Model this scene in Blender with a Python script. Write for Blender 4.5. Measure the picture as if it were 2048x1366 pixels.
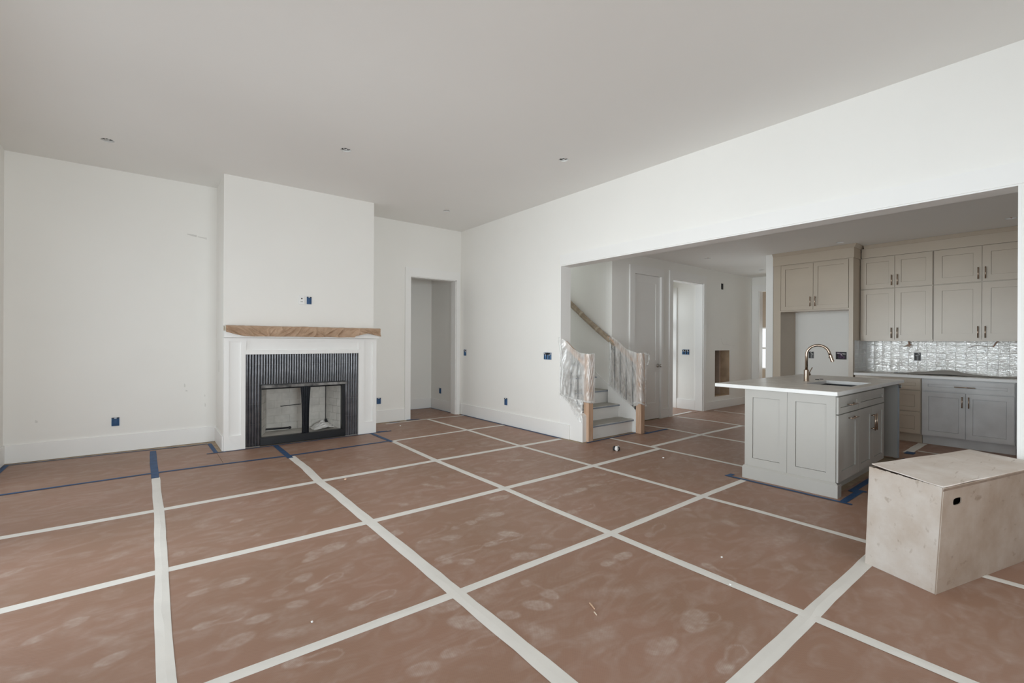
import bpy, bmesh, math, random
import numpy as np
from mathutils import Vector, Matrix, noise

# ------------------------------------------------------------------ scene reset
for o in list(bpy.data.objects):
    bpy.data.objects.remove(o, do_unlink=True)
SC = bpy.context.scene
COL = SC.collection
random.seed(7)
RNG = np.random.default_rng(11)
PI = math.pi

# ------------------------------------------------------------------ camera
YAW, PITCH, ROLL, CAM_H, F_PX = 0.672, 0.0, 0.0049, 1.3391, 920.27
_f = Vector((math.sin(YAW), math.cos(YAW), 0))
_r = Vector((math.cos(YAW), -math.sin(YAW), 0))
_u = Vector((0, 0, 1))
_r2 = _r * math.cos(ROLL) + _u * math.sin(ROLL)
_u2 = _u * math.cos(ROLL) - _r * math.sin(ROLL)
cd = bpy.data.cameras.new('camera')
cam = bpy.data.objects.new('camera', cd)
COL.objects.link(cam)
cam.matrix_world = Matrix(((_r2.x, _u2.x, -_f.x, 0), (_r2.y, _u2.y, -_f.y, 0), (_r2.z, _u2.z, -_f.z, CAM_H), (0, 0, 0, 1)))
cd.sensor_fit = 'HORIZONTAL'
cd.sensor_width = 36.0
cd.lens = 36.0 * F_PX / 2048.0
cd.clip_start = 0.05
SC.camera = cam

# ------------------------------------------------------------------ world, daylight, exposure
W = bpy.data.worlds.new('overcast_sky')
SC.world = W
W.use_nodes = True
bg = W.node_tree.nodes['Background']
bg.inputs[0].default_value = (0.90, 0.95, 1.0, 1)
bg.inputs[1].default_value = 1.2
SC.view_settings.view_transform = 'Standard'
SC.view_settings.look = 'None'
SC.view_settings.exposure = 0.0
SC.view_settings.gamma = 1.0
SC.view_settings.use_curve_mapping = False


def area(name, loc, direction, sx, sy, power, col=(1, 0.985, 0.96), spread=180):
    l = bpy.data.lights.new(name, 'AREA')
    l.shape = 'RECTANGLE'
    l.size, l.size_y, l.energy, l.color = sx, sy, power, col
    l.spread = math.radians(spread)
    o = bpy.data.objects.new(name, l)
    COL.objects.link(o)
    o.location = loc
    o.rotation_euler = Vector(direction).to_track_quat('-Z', 'Y').to_euler()
    return o


# daylight at the windows / glazed doors, plus added fill lights
WIN_L = [(0.75, 2.45, 0.10, 2.50), (2.65, 4.35, 0.10, 2.50), (-0.95, 0.55, 0.10, 2.50), (4.70, 6.20, 0.10, 2.50)]    # glazing in the left wall, last two added for more light (Y0,Y1,Z0,Z1)
WIN_R = (-0.6, 3.0, 0.05, 2.50)                                                            # glazed doors in the rear wall (X0,X1,Z0,Z1)
YREAR = -5.2
DAY = (0.88, 0.960, 0.99)
# each window gets the open sky (wide) and an added level beam (narrower) to light deep inside
for i, (a, b, c, d) in enumerate(WIN_L):
    area('daylight_sky', (-1.45, (a + b) / 2, (c + d) / 2), (1, 0, 0), b - a, d - c, (7, 17, 4, 5)[i], DAY, 160)
    area('added_beam', (-1.47, (a + b) / 2, (c + d) / 2), (1, 0, 0), b - a, d - c, (15, 29, 21, 5)[i], DAY if i != 2 else (0.76, 0.9, 1.0), 75)  # added beam; the third is bluish to reach the base cabinets
WRX, WRZ = (WIN_R[0] + WIN_R[1]) / 2, (WIN_R[2] + WIN_R[3]) / 2
area('daylight_sky_rear', (WRX, YREAR - 0.3, WRZ), (0, 1, 0), WIN_R[1] - WIN_R[0], WIN_R[3] - WIN_R[2], 42, DAY, 160)
area('added_beam_rear', (WRX, YREAR - 0.32, WRZ), (0, 1, 0), WIN_R[1] - WIN_R[0], WIN_R[3] - WIN_R[2], 62, DAY, 70)  # added narrow beam through the rear doors
area('daylight_foyer', (7.9, 5.62, 1.2), (0, -1, 0), 1.2, 2.3, 13, DAY)
area('daylight_end_room', (12.75, 4.6, 1.4), (-1, 0, 0), 1.6, 1.4, 62, DAY)
area('fill_kitchen', (6.6, -3.35, 1.6), (0, 1, 0), 1.9, 1.1, 6, DAY, 160)  # fill light added to lift the kitchen and hall, behind a made-up window
area('fill_stairwell', (5.25, 6.6, 3.30), (0, -0.25, -1), 0.9, 2.6, 17, DAY)  # fill light added under the closed stairwell top to brighten the stair wall

# ------------------------------------------------------------------ materials
MATS = {}


def mat(name, col, rough=0.5, metal=0.0, var=0.0, vscale=6.0, bump=0.0, bscale=200.0, col2=None, spec=0.5, coat=0.0):
    if name in MATS:
        return MATS[name]
    m = bpy.data.materials.new(name)
    m.use_nodes = True
    nt = m.node_tree
    b = nt.nodes['Principled BSDF']
    b.inputs['Roughness'].default_value = rough
    b.inputs['Metallic'].default_value = metal
    b.inputs['Specular IOR Level'].default_value = spec
    if coat:
        b.inputs['Coat Weight'].default_value = coat
    tc = nt.nodes.new('ShaderNodeTexCoord')
    c2 = col2 or tuple(max(0, c * (1 - var)) for c in col)
    n = nt.nodes.new('ShaderNodeTexNoise')
    n.inputs['Scale'].default_value = vscale
    n.inputs['Detail'].default_value = 4
    nt.links.new(tc.outputs['Object'], n.inputs['Vector'])
    r = nt.nodes.new('ShaderNodeValToRGB')
    r.color_ramp.elements[0].position = 0.35
    r.color_ramp.elements[1].position = 0.65
    r.color_ramp.elements[0].color = (*c2, 1)
    r.color_ramp.elements[1].color = (*col, 1)
    nt.links.new(n.outputs['Fac'], r.inputs[0])
    nt.links.new(r.outputs[0], b.inputs['Base Color'])
    if bump:
        n2 = nt.nodes.new('ShaderNodeTexNoise')
        n2.inputs['Scale'].default_value = bscale
        n2.inputs['Detail'].default_value = 2
        nt.links.new(tc.outputs['Object'], n2.inputs['Vector'])
        bp = nt.nodes.new('ShaderNodeBump')
        bp.inputs['Strength'].default_value = bump
        bp.inputs['Distance'].default_value = 0.002
        nt.links.new(n2.outputs['Fac'], bp.inputs['Height'])
        nt.links.new(bp.outputs[0], b.inputs['Normal'])
    MATS[name] = m
    return m


M_wall = mat('wall_paint', (0.875, 0.865, 0.835), 0.75, var=0.015, vscale=1.5, bump=0.15, bscale=260, spec=0.25)
M_ceil = mat('ceiling_paint', (0.86, 0.855, 0.835), 0.85, var=0.012, vscale=1.2, bump=0.1, bscale=200, spec=0.2)
M_trim = mat('trim_paint', (0.87, 0.865, 0.85), 0.45, var=0.01, vscale=3)
M_cab = mat('cabinet_paint', (0.53, 0.45, 0.36), 0.27, var=0.03, vscale=5)
M_cab_dusty_sky = mat('cabinet_paint_dusty_skylit', (0.63, 0.625, 0.625), 0.33, col2=(0.54, 0.53, 0.525), vscale=4)  # dust, with cool skylight on the doors mixed into the paint colour
M_isl = mat('island_paint', (0.455, 0.44, 0.41), 0.42, var=0.02, vscale=5)
M_sub = mat('subfloor_wood', (0.46, 0.35, 0.24), 0.7, var=0.25, vscale=9)
M_quartz = mat('white_quartz', (0.84, 0.84, 0.83), 0.3, var=0.05, vscale=7)
M_dusty = mat('dusty_quartz', (0.78, 0.755, 0.715), 0.36, col2=(0.66, 0.635, 0.595), vscale=9)
M_bronze = mat('champagne_bronze', (0.50, 0.385, 0.30), 0.26, metal=1.0, var=0.05)
M_black = mat('black_metal', (0.006, 0.007, 0.010), 0.36, var=0.2, spec=0.4)
M_dark = mat('dark_plastic', (0.02, 0.02, 0.022), 0.5, var=0.2)
M_steel = mat('brushed_steel', (0.55, 0.53, 0.5), 0.3, metal=1.0, var=0.1, vscale=20)
M_blue = mat('blue_tape', (0.022, 0.08, 0.20), 0.6, var=0.25, vscale=14)
M_bluebox = mat('blue_plastic', (0.03, 0.12, 0.27), 0.45, var=0.2, vscale=30)
M_white_tape = mat('white_tape', (0.80, 0.775, 0.73), 0.6, var=0.06, vscale=5, bump=0.2, bscale=60)
M_wood = mat('newel_wood', (0.66, 0.46, 0.33), 0.6, col2=(0.56, 0.38, 0.27), vscale=7)
M_stud = mat('stud_wood', (0.55, 0.40, 0.27), 0.7, var=0.25, vscale=6)
M_kraft = mat('kraft_paper', (0.50, 0.345, 0.24), 0.75, col2=(0.42, 0.285, 0.19), vscale=10, bump=0.3, bscale=40)
M_wrap = mat('wrap_paper', (0.42, 0.34, 0.255), 0.6, col2=(0.30, 0.235, 0.17), vscale=12, bump=0.3, bscale=40)
M_paper = mat('white_paper', (0.82, 0.81, 0.79), 0.7, var=0.05)
M_refr = mat('firebrick', (0.62, 0.60, 0.56), 0.85, var=0.16, vscale=9, bump=0.3, bscale=90)
M_grout = mat('dark_grout', (0.10, 0.10, 0.10), 0.9, var=0.2)
M_tgrout = mat('light_grout', (0.62, 0.60, 0.57), 0.9, var=0.05)
M_copper = mat('copper_wire', (0.5, 0.27, 0.17), 0.4, metal=0.6, var=0.1)
M_grey = mat('grey_metal', (0.16, 0.16, 0.16), 0.5, metal=0.5, var=0.2, vscale=20)
M_white = mat('white_plastic', (0.85, 0.85, 0.84), 0.35, var=0.01)
M_mark = mat('pencil_mark', (0.42, 0.41, 0.39), 0.9, var=0.2)


def wood_mat(name, col, col2, axis_scale):
    m = bpy.data.materials.new(name)
    m.use_nodes = True
    nt = m.node_tree
    b = nt.nodes['Principled BSDF']
    b.inputs['Roughness'].default_value = 0.6
    tc = nt.nodes.new('ShaderNodeTexCoord')
    mp = nt.nodes.new('ShaderNodeMapping')
    mp.inputs['Scale'].default_value = axis_scale
    n = nt.nodes.new('ShaderNodeTexNoise')
    n.inputs['Scale'].default_value = 6
    n.inputs['Detail'].default_value = 6
    n.inputs['Distortion'].default_value = 1.0
    r = nt.nodes.new('ShaderNodeValToRGB')
    r.color_ramp.elements[0].position = 0.3
    r.color_ramp.elements[1].position = 0.7
    r.color_ramp.elements[0].color = (*col2, 1)
    r.color_ramp.elements[1].color = (*col, 1)
    nt.links.new(tc.outputs['Object'], mp.inputs[0])
    nt.links.new(mp.outputs[0], n.inputs['Vector'])
    nt.links.new(n.outputs['Fac'], r.inputs[0])
    nt.links.new(r.outputs[0], b.inputs['Base Color'])
    return m


M_newel = wood_mat('fir_post', (0.62, 0.43, 0.31), (0.50, 0.32, 0.21), (5, 5, 0.5))


def board_mat():
    """Brown pressed floor board: fine waffle relief, colour drift, plaster dust (smears + shoe prints carried by the mesh)."""
    m = bpy.data.materials.new('floor_board')
    m.use_nodes = True
    nt = m.node_tree
    L = nt.links.new
    b = nt.nodes['Principled BSDF']
    b.inputs['Roughness'].default_value = 0.5
    b.inputs['Specular IOR Level'].default_value = 0.55
    geo = nt.nodes.new('ShaderNodeNewGeometry')
    sep = nt.nodes.new('ShaderNodeSeparateXYZ')
    L(geo.outputs['Position'], sep.inputs[0])

    def math_(op, a, bb=None):
        n = nt.nodes.new('ShaderNodeMath')
        n.operation = op
        for i, v in enumerate((a, bb)):
            if v is None:
                continue
            if isinstance(v, (int, float)):
                n.inputs[i].default_value = v
            else:
                L(v, n.inputs[i])
        return n.outputs[0]
    k = 2 * PI / 0.0105
    sx = math_('SINE', math_('MULTIPLY', sep.outputs[0], k))
    sy = math_('SINE', math_('MULTIPLY', sep.outputs[1], k))
    waffle = math_('MULTIPLY_ADD', math_('MULTIPLY', sx, sy), 0.5)
    waffle.node.inputs[2].default_value = 0.5

    def noise_(scale, detail, vec=None, dist=0.0):
        n = nt.nodes.new('ShaderNodeTexNoise')
        n.inputs['Scale'].default_value = scale
        n.inputs['Detail'].default_value = detail
        n.inputs['Distortion'].default_value = dist
        L(vec or geo.outputs['Position'], n.inputs['Vector'])
        return n.outputs['Fac']

    def ramp(fac, stops):
        r = nt.nodes.new('ShaderNodeValToRGB')
        els = r.color_ramp.elements
        while len(els) < len(stops):
            els.new(0.5)
        for e, (p, c) in zip(els, stops):
            e.position = p
            e.color = (*c, 1) if not isinstance(c, (int, float)) else (c, c, c, 1)
        L(fac, r.inputs[0])
        return r.outputs[0]
    base = ramp(noise_(1.3, 3), [(0.3, (0.285, 0.157, 0.098)), (0.7, (0.325, 0.174, 0.117))])
    # waffle shading of the pressed texture put into the colour (valleys a little darker)
    mixw = nt.nodes.new('ShaderNodeMix')
    mixw.data_type = 'RGBA'
    mixw.blend_type = 'MULTIPLY'
    mixw.inputs['Factor'].default_value = 0.35
    L(base, mixw.inputs['A'])
    L(ramp(waffle, [(0.0, 0.72), (0.6, 1.0)]), mixw.inputs['B'])
    # dust
    at = nt.nodes.new('ShaderNodeAttribute')
    at.attribute_name = 'dust'
    mp = nt.nodes.new('ShaderNodeMapping')
    mp.inputs['Rotation'].default_value = (0, 0, -0.55)
    mp.inputs['Scale'].default_value = (1.0, 2.0, 1.0)
    L(geo.outputs['Position'], mp.inputs[0])
    smear = ramp(noise_(3.4, 9, mp.outputs[0], 1.8), [(0.44, 0.0), (0.80, 0.34)])
    fine = ramp(noise_(28, 3), [(0.3, 0.45), (0.7, 1.0)])
    tread = ramp(noise_(45, 3), [(0.35, 0.7), (0.6, 1.0)])
    wv = ramp(waffle, [(0.2, 0.6), (0.8, 1.0)])
    d1 = math_('MULTIPLY', math_('MULTIPLY', at.outputs['Fac'], fine), math_('MULTIPLY', tread, wv))
    d2 = math_('MULTIPLY', smear, fine)
    film = math_('MULTIPLY', noise_(0.7, 2), 0.12)
    dust = math_('MINIMUM', math_('ADD', math_('ADD', d1, d2), film), 0.85)
    mix = nt.nodes.new('ShaderNodeMix')
    mix.data_type = 'RGBA'
    L(dust, mix.inputs['Factor'])
    L(mixw.outputs['Result'], mix.inputs['A'])
    mix.inputs['B'].default_value = (0.57, 0.485, 0.435, 1)
    L(mix.outputs['Result'], b.inputs['Base Color'])
    bp = nt.nodes.new('ShaderNodeBump')
    bp.inputs['Strength'].default_value = 0.22
    bp.inputs['Distance'].default_value = 0.001
    L(waffle, bp.inputs['Height'])
    L(bp.outputs[0], b.inputs['Normal'])
    return m


M_board = board_mat()


def plastic_mat():
    m = bpy.data.materials.new('clear_poly_film')
    m.use_nodes = True
    nt = m.node_tree
    nt.nodes.remove(nt.nodes['Principled BSDF'])
    out = nt.nodes['Material Output']
    L = nt.links.new
    tr = nt.nodes.new('ShaderNodeBsdfTransparent')
    tr.inputs[0].default_value = (0.97, 0.97, 0.97, 1)
    df = nt.nodes.new('ShaderNodeBsdfDiffuse')
    df.inputs[0].default_value = (0.95, 0.95, 0.94, 1)
    tl = nt.nodes.new('ShaderNodeBsdfTranslucent')
    tl.inputs[0].default_value = (0.95, 0.95, 0.94, 1)
    gl = nt.nodes.new('ShaderNodeBsdfGlossy')
    gl.inputs['Roughness'].default_value = 0.22
    tc = nt.nodes.new('ShaderNodeTexCoord')
    n = nt.nodes.new('ShaderNodeTexNoise')
    n.inputs['Scale'].default_value = 3.2
    n.inputs['Detail'].default_value = 2.5
    n.inputs['Distortion'].default_value = 1.2
    mp = nt.nodes.new('ShaderNodeMapping')
    mp.inputs['Scale'].default_value = (2.5, 4.5, 0.9)
    mp.inputs['Rotation'].default_value = (0.45, 0, 0)
    L(tc.outputs['Object'], mp.inputs[0])
    L(mp.outputs[0], n.inputs['Vector'])
    r = nt.nodes.new('ShaderNodeValToRGB')
    r.color_ramp.elements[0].position = 0.38
    r.color_ramp.elements[1].position = 0.68
    r.color_ramp.elements[0].color = (0.28, 0.28, 0.28, 1)
    r.color_ramp.elements[1].color = (0.70, 0.70, 0.70, 1)
    L(n.outputs['Fac'], r.inputs[0])
    m1 = nt.nodes.new('ShaderNodeMixShader')
    m1.inputs[0].default_value = 0.15
    L(df.outputs[0], m1.inputs[1])
    L(tl.outputs[0], m1.inputs[2])
    m2 = nt.nodes.new('ShaderNodeMixShader')
    m2.inputs[0].default_value = 0.14
    L(m1.outputs[0], m2.inputs[1])
    L(gl.outputs[0], m2.inputs[2])
    m3 = nt.nodes.new('ShaderNodeMixShader')
    L(r.outputs[0], m3.inputs[0])
    L(tr.outputs[0], m3.inputs[1])
    L(m2.outputs[0], m3.inputs[2])
    L(m3.outputs[0], out.inputs[0])
    return m


M_film = plastic_mat()


def glass_mat():
    m = bpy.data.materials.new('window_glass')
    m.use_nodes = True
    nt = m.node_tree
    nt.nodes.remove(nt.nodes['Principled BSDF'])
    out = nt.nodes['Material Output']
    tr = nt.nodes.new('ShaderNodeBsdfTransparent')
    gl = nt.nodes.new('ShaderNodeBsdfGlossy')
    gl.inputs['Roughness'].default_value = 0.02
    mx = nt.nodes.new('ShaderNodeMixShader')
    mx.inputs[0].default_value = 0.06
    nt.links.new(tr.outputs[0], mx.inputs[1])
    nt.links.new(gl.outputs[0], mx.inputs[2])
    nt.links.new(mx.outputs[0], out.inputs[0])
    return m


M_glass = glass_mat()


def card_mat(name='dusty_cardboard', lo=(0.47, 0.385, 0.315), hi=(0.63, 0.585, 0.54)):
    """Cardboard box almost white with plaster dust; brown shows through in blotches and scuffs."""
    m = bpy.data.materials.new(name)
    m.use_nodes = True
    nt = m.node_tree
    L = nt.links.new
    b = nt.nodes['Principled BSDF']
    b.inputs['Roughness'].default_value = 0.8
    b.inputs['Specular IOR Level'].default_value = 0.2
    tc = nt.nodes.new('ShaderNodeTexCoord')
    n = nt.nodes.new('ShaderNodeTexNoise')
    n.inputs['Scale'].default_value = 3.2
    n.inputs['Detail'].default_value = 7
    n.inputs['Roughness'].default_value = 0.62
    L(tc.outputs['Object'], n.inputs['Vector'])
    r = nt.nodes.new('ShaderNodeValToRGB')
    r.color_ramp.elements[0].position = 0.30
    r.color_ramp.elements[1].position = 0.66
    r.color_ramp.elements[0].color = (*lo, 1)
    r.color_ramp.elements[1].color = (*hi, 1)
    L(n.outputs['Fac'], r.inputs[0])
    mp = nt.nodes.new('ShaderNodeMapping')
    mp.inputs['Scale'].default_value = (2.2, 16, 10)
    mp.inputs['Rotation'].default_value = (0, 0, 0.3)
    n2 = nt.nodes.new('ShaderNodeTexNoise')
    n2.inputs['Scale'].default_value = 2.2
    n2.inputs['Detail'].default_value = 3
    L(tc.outputs['Object'], mp.inputs[0])
    L(mp.outputs[0], n2.inputs['Vector'])
    r2 = nt.nodes.new('ShaderNodeValToRGB')
    r2.color_ramp.elements[0].position = 0.24
    r2.color_ramp.elements[1].position = 0.36
    r2.color_ramp.elements[0].color = (0.66, 0.6, 0.55, 1)
    r2.color_ramp.elements[1].color = (1, 1, 1, 1)
    L(n2.outputs['Fac'], r2.inputs[0])
    mx = nt.nodes.new('ShaderNodeMix')
    mx.data_type = 'RGBA'
    mx.blend_type = 'MULTIPLY'
    mx.inputs['Factor'].default_value = 0.8
    L(r.outputs[0], mx.inputs['A'])
    L(r2.outputs[0], mx.inputs['B'])
    L(mx.outputs['Result'], b.inputs['Base Color'])
    return m


M_card = card_mat()
M_card_top = card_mat('dusty_toplit_cardboard', (0.62, 0.53, 0.46), (0.80, 0.745, 0.70))  # lid: dust plus light from above, put into a paler colour
M_card_brown = card_mat('brown_shaded_cardboard', (0.27, 0.195, 0.145), (0.37, 0.30, 0.25))  # long side: cleaner brown board, with its shade also darkened into the colour
M_cardraw = mat('raw_cardboard', (0.22, 0.15, 0.11), 0.8, var=0.2, vscale=20)


def tile_mat():
    """Hand-made glazed white tile: wavy glossy glaze."""
    m = bpy.data.materials.new('glazed_white_tile')
    m.use_nodes = True
    nt = m.node_tree
    L = nt.links.new
    b = nt.nodes['Principled BSDF']
    b.inputs['Base Color'].default_value = (0.74, 0.715, 0.675, 1)
    b.inputs['Roughness'].default_value = 0.06
    b.inputs['IOR'].default_value = 2.1
    b.inputs['Specular IOR Level'].default_value = 0.6
    b.inputs['Coat Weight'].default_value = 1.0
    b.inputs['Coat Roughness'].default_value = 0.03
    b.inputs['Coat IOR'].default_value = 1.8
    geo = nt.nodes.new('ShaderNodeNewGeometry')
    oi = nt.nodes.new('ShaderNodeObjectInfo')
    mp = nt.nodes.new('ShaderNodeMapping')
    ad = nt.nodes.new('ShaderNodeVectorMath')
    ad.operation = 'MULTIPLY_ADD'
    L(oi.outputs['Random'], ad.inputs[0])
    ad.inputs[1].default_value = (7, 11, 5)
    L(geo.outputs['Position'], ad.inputs[2])
    mp.inputs['Scale'].default_value = (22, 22, 55)
    L(ad.outputs[0], mp.inputs[0])
    n = nt.nodes.new('ShaderNodeTexNoise')
    n.inputs['Scale'].default_value = 1.0
    n.inputs['Detail'].default_value = 3
    n.inputs['Distortion'].default_value = 1.5
    L(mp.outputs[0], n.inputs['Vector'])
    bp = nt.nodes.new('ShaderNodeBump')
    bp.inputs['Strength'].default_value = 0.9
    bp.inputs['Distance'].default_value = 0.006
    L(n.outputs['Fac'], bp.inputs['Height'])
    L(bp.outputs[0], b.inputs['Normal'])
    L(bp.outputs[0], b.inputs['Coat Normal'])
    return m


M_tile = tile_mat()
M_flute = mat('charcoal_glaze', (0.075, 0.075, 0.085), 0.09, metal=0.55, col2=(0.11, 0.11, 0.12), vscale=12, spec=1.0)


# ------------------------------------------------------------------ mesh builder
class MB:
    def __init__(s):
        s.v, s.f = [], []

    def add(s, vs, fs):
        o = len(s.v)
        s.v += [Vector(v) for v in vs]
        s.f += [tuple(i + o for i in f) for f in fs]
        return s

    def box(s, x0, x1, y0, y1, z0, z1):
        vs = [(x, y, z) for x in (x0, x1) for y in (y0, y1) for z in (z0, z1)]
        return s.add(vs, [(0, 1, 3, 2), (4, 6, 7, 5), (0, 4, 5, 1), (2, 3, 7, 6), (0, 2, 6, 4), (1, 5, 7, 3)])

    def hexa(s, b4, t4):
        """b4: four bottom corners in order, t4: four top corners."""
        return s.add(list(b4) + list(t4), [(3, 2, 1, 0), (4, 5, 6, 7), (0, 1, 5, 4), (1, 2, 6, 5), (2, 3, 7, 6), (3, 0, 4, 7)])

    def bx(s, fr, u0, u1, n0, n1, z0, z1):
        p = [fr(u, n, z) for u in (u0, u1) for n in (n0, n1) for z in (z0, z1)]
        return s.add(p, [(0, 1, 3, 2), (4, 6, 7, 5), (0, 4, 5, 1), (2, 3, 7, 6), (0, 2, 6, 4), (1, 5, 7, 3)])

    def tube(s, pts, r, n=10, caps=True):
        pts = [Vector(p) for p in pts]
        rs = r if isinstance(r, (list, tuple)) else [r] * len(pts)
        o = len(s.v)
        prev = None
        for i, p in enumerate(pts):
            t = (pts[min(i + 1, len(pts) - 1)] - pts[max(i - 1, 0)]).normalized()
            if prev is None:
                a = Vector((0, 0, 1)) if abs(t.z) < 0.9 else Vector((1, 0, 0))
                prev = t.cross(a).normalized()
            prev = (prev - t * prev.dot(t)).normalized()
            q = t.cross(prev)
            for k in range(n):
                an = 2 * PI * k / n
                s.v.append(p + (prev * math.cos(an) + q * math.sin(an)) * rs[i])
        for i in range(len(pts) - 1):
            for k in range(n):
                a, b = o + i * n + k, o + i * n + (k + 1) % n
                s.f.append((a, b, b + n, a + n))
        if caps:
            s.f.append(tuple(o + k for k in range(n))[::-1])
            s.f.append(tuple(o + (len(pts) - 1) * n + k for k in range(n)))
        return s

    def grid(s, fn, nu, nv):
        o = len(s.v)
        for i in range(nu + 1):
            for j in range(nv + 1):
                s.v.append(Vector(fn(i / nu, j / nv)))
        for i in range(nu):
            for j in range(nv):
                a = o + i * (nv + 1) + j
                s.f.append((a, a + nv + 1, a + nv + 2, a + 1))
        return s

    def plate(s, outline, holes, to3, t0, t1):
        """Flat plate with holes; outline and holes are 2-D point lists, to3(a, b, t) places them, t0..t1 is the thickness."""
        bm = bmesh.new()
        loops = []
        for loop in [outline] + list(holes):
            vs = [bm.verts.new((a, b, 0)) for a, b in loop]
            for i in range(len(vs)):
                bm.edges.new((vs[i], vs[(i + 1) % len(vs)]))
            loops.append(list(loop))
        bmesh.ops.triangle_fill(bm, use_beauty=True, use_dissolve=False, edges=bm.edges[:])
        bm.verts.index_update()
        flat = [(v.co.x, v.co.y) for v in bm.verts]
        faces = [tuple(v.index for v in f.verts) for f in bm.faces]
        bm.free()
        s.add([to3(a, b, t0) for a, b in flat], faces)
        s.add([to3(a, b, t1) for a, b in flat], faces)
        for loop in loops:
            n = len(loop)
            s.add([to3(a, b, t0) for a, b in loop] + [to3(a, b, t1) for a, b in loop],
                  [(i, (i + 1) % n, n + (i + 1) % n, n + i) for i in range(n)])
        return s

    def build(s, name, material, parent=None, loc=None, smooth=False, bevel=0.0, weld=True):
        off = ROOT.get(parent.name, Vector((0, 0, 0))) if parent else Vector(loc or (0, 0, 0))
        me = bpy.data.meshes.new(name)
        me.from_pydata([v - off for v in s.v], [], s.f)
        bm = bmesh.new()
        bm.from_mesh(me)
        if weld:
            bmesh.ops.remove_doubles(bm, verts=bm.verts[:], dist=1e-5)
        bmesh.ops.recalc_face_normals(bm, faces=bm.faces[:])
        bm.to_mesh(me)
        bm.free()
        if smooth:
            me.polygons.foreach_set('use_smooth', [True] * len(me.polygons))
        me.materials.append(material)
        o = bpy.data.objects.new(name, me)
        COL.objects.link(o)
        if parent:
            o.parent = parent
            ROOT[o.name] = off
        else:
            o.location = off
            ROOT[o.name] = off
        if bevel:
            md = o.modifiers.new('bevel', 'BEVEL')
            md.width = bevel
            md.segments = 2
            md.limit_method = 'ANGLE'
        return o


ROOT = {}


def tag(o, label, cat, group=None, kind=None):
    o['label'] = label
    o['category'] = cat
    if group:
        o['group'] = group
    if kind:
        o['kind'] = kind
    return o


def thing(name, label, cat, loc, group=None):
    o = bpy.data.objects.new(name, None)
    COL.objects.link(o)
    o.location = loc
    ROOT[o.name] = Vector(loc)
    return tag(o, label, cat, group)


def struct(name, mb, m, **k):
    o = mb.build(name, m, **k)
    if not o.parent:
        o['kind'] = 'structure'
    return o


def face_negx(x):      # u runs along Y, n points out of the face towards -X
    return lambda u, n, z: (x - n, u, z)


def face_negy(y):      # u runs along X, n points towards -Y
    return lambda u, n, z: (u, y - n, z)


def circle(cx, cy, r, n=24):
    return [(cx + r * math.cos(2 * PI * k / n), cy + r * math.sin(2 * PI * k / n)) for k in range(n)]


def rect(a0, a1, b0, b1):
    return [(a0, b0), (a1, b0), (a1, b1), (a0, b1)]


YZ = lambda a, b, t: (t, a, b)
XZ = lambda a, b, t: (a, t, b)
XY = lambda a, b, t: (a, b, t)

# ================================================================== ROOM SHELL
H = 3.353
HK = 2.785
XL, XR, YB = -1.19, 4.535, 7.217
XRK = 4.72            # kitchen side of the dividing wall
OY0, OY1, OZ = 0.286, 4.62, 2.403

floor = struct('floor', MB().box(-1.6, 13.2, -5.8, 9.0, -0.12, 0.0), M_sub)

CANS = [(-0.312, 6.195), (1.645, 4.905), (3.613, 3.641), (3.632, 6.208)]
CANS_K = [(7.79, 0.575), (7.802, 2.245), (7.551, 4.10), (9.574, 4.07)]
struct('ceiling', MB().plate(rect(-1.4, XRK, -5.4, 7.4), [circle(x, y, 0.052) for x, y in CANS], XY, H, H + 0.02), M_ceil)
struct('ceiling_kitchen', MB().plate([(XR + 0.1, -3.4), (10.75, -3.4), (10.75, 4.72), (5.75, 4.72), (5.75, 4.66), (XR + 0.1, 4.66)],
                                     [circle(x, y, 0.05) for x, y in CANS_K], XY, HK, HK + 0.02), M_ceil)

# left wall with its windows, some added for light (beside the camera, outside the frame)
struct('wall_left', MB().plate(rect(-5.4, 7.4, 0, H), [rect(a, b, c, d) for a, b, c, d in WIN_L], YZ, XL - 0.16, XL), M_wall)
# rear wall, behind the camera, with glazed doors
struct('wall_rear', MB().plate([(-1.35, 0), (WIN_R[0], 0), (WIN_R[0], WIN_R[3]), (WIN_R[1], WIN_R[3]), (WIN_R[1], 0), (XRK, 0), (XRK, H), (-1.35, H)],
                               [], XZ, YREAR - 0.16, YREAR), M_wall)
for i, (a, b, c, d) in enumerate(WIN_L):
    w = struct('window_%d' % (i + 1), MB().plate(rect(a, b, c, d), [rect(a + 0.05, b - 0.05, c + 0.05, (c + d) / 2 - 0.025), rect(a + 0.05, b - 0.05, (c + d) / 2 + 0.025, d - 0.05)],
                                                 YZ, XL - 0.10, XL - 0.04), M_trim)
    MB().box(XL - 0.075, XL - 0.068, a + 0.04, b - 0.04, c + 0.04, d - 0.04).build('glass_pane', M_glass, w)
    MB().plate(rect(a - 0.1, b + 0.1, c - 0.1, d + 0.1), [rect(a, b, c, d)], YZ, XL, XL + 0.02).build('casing', M_trim, w)
w = struct('window_5', MB().plate(rect(WIN_R[0], WIN_R[1], 0.0, WIN_R[3]),
                                  [rect(WIN_R[0] + 0.06 + k * 1.12, WIN_R[0] + 1.10 + k * 1.12, 0.1, WIN_R[3] - 0.06) for k in range(3)], XZ, YREAR - 0.10, YREAR - 0.04), M_trim)
MB().box(WIN_R[0] + 0.04, WIN_R[1] - 0.04, YREAR - 0.075, YREAR - 0.068, 0.08, WIN_R[3] - 0.04).build('glass_pane', M_glass, w)

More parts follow.
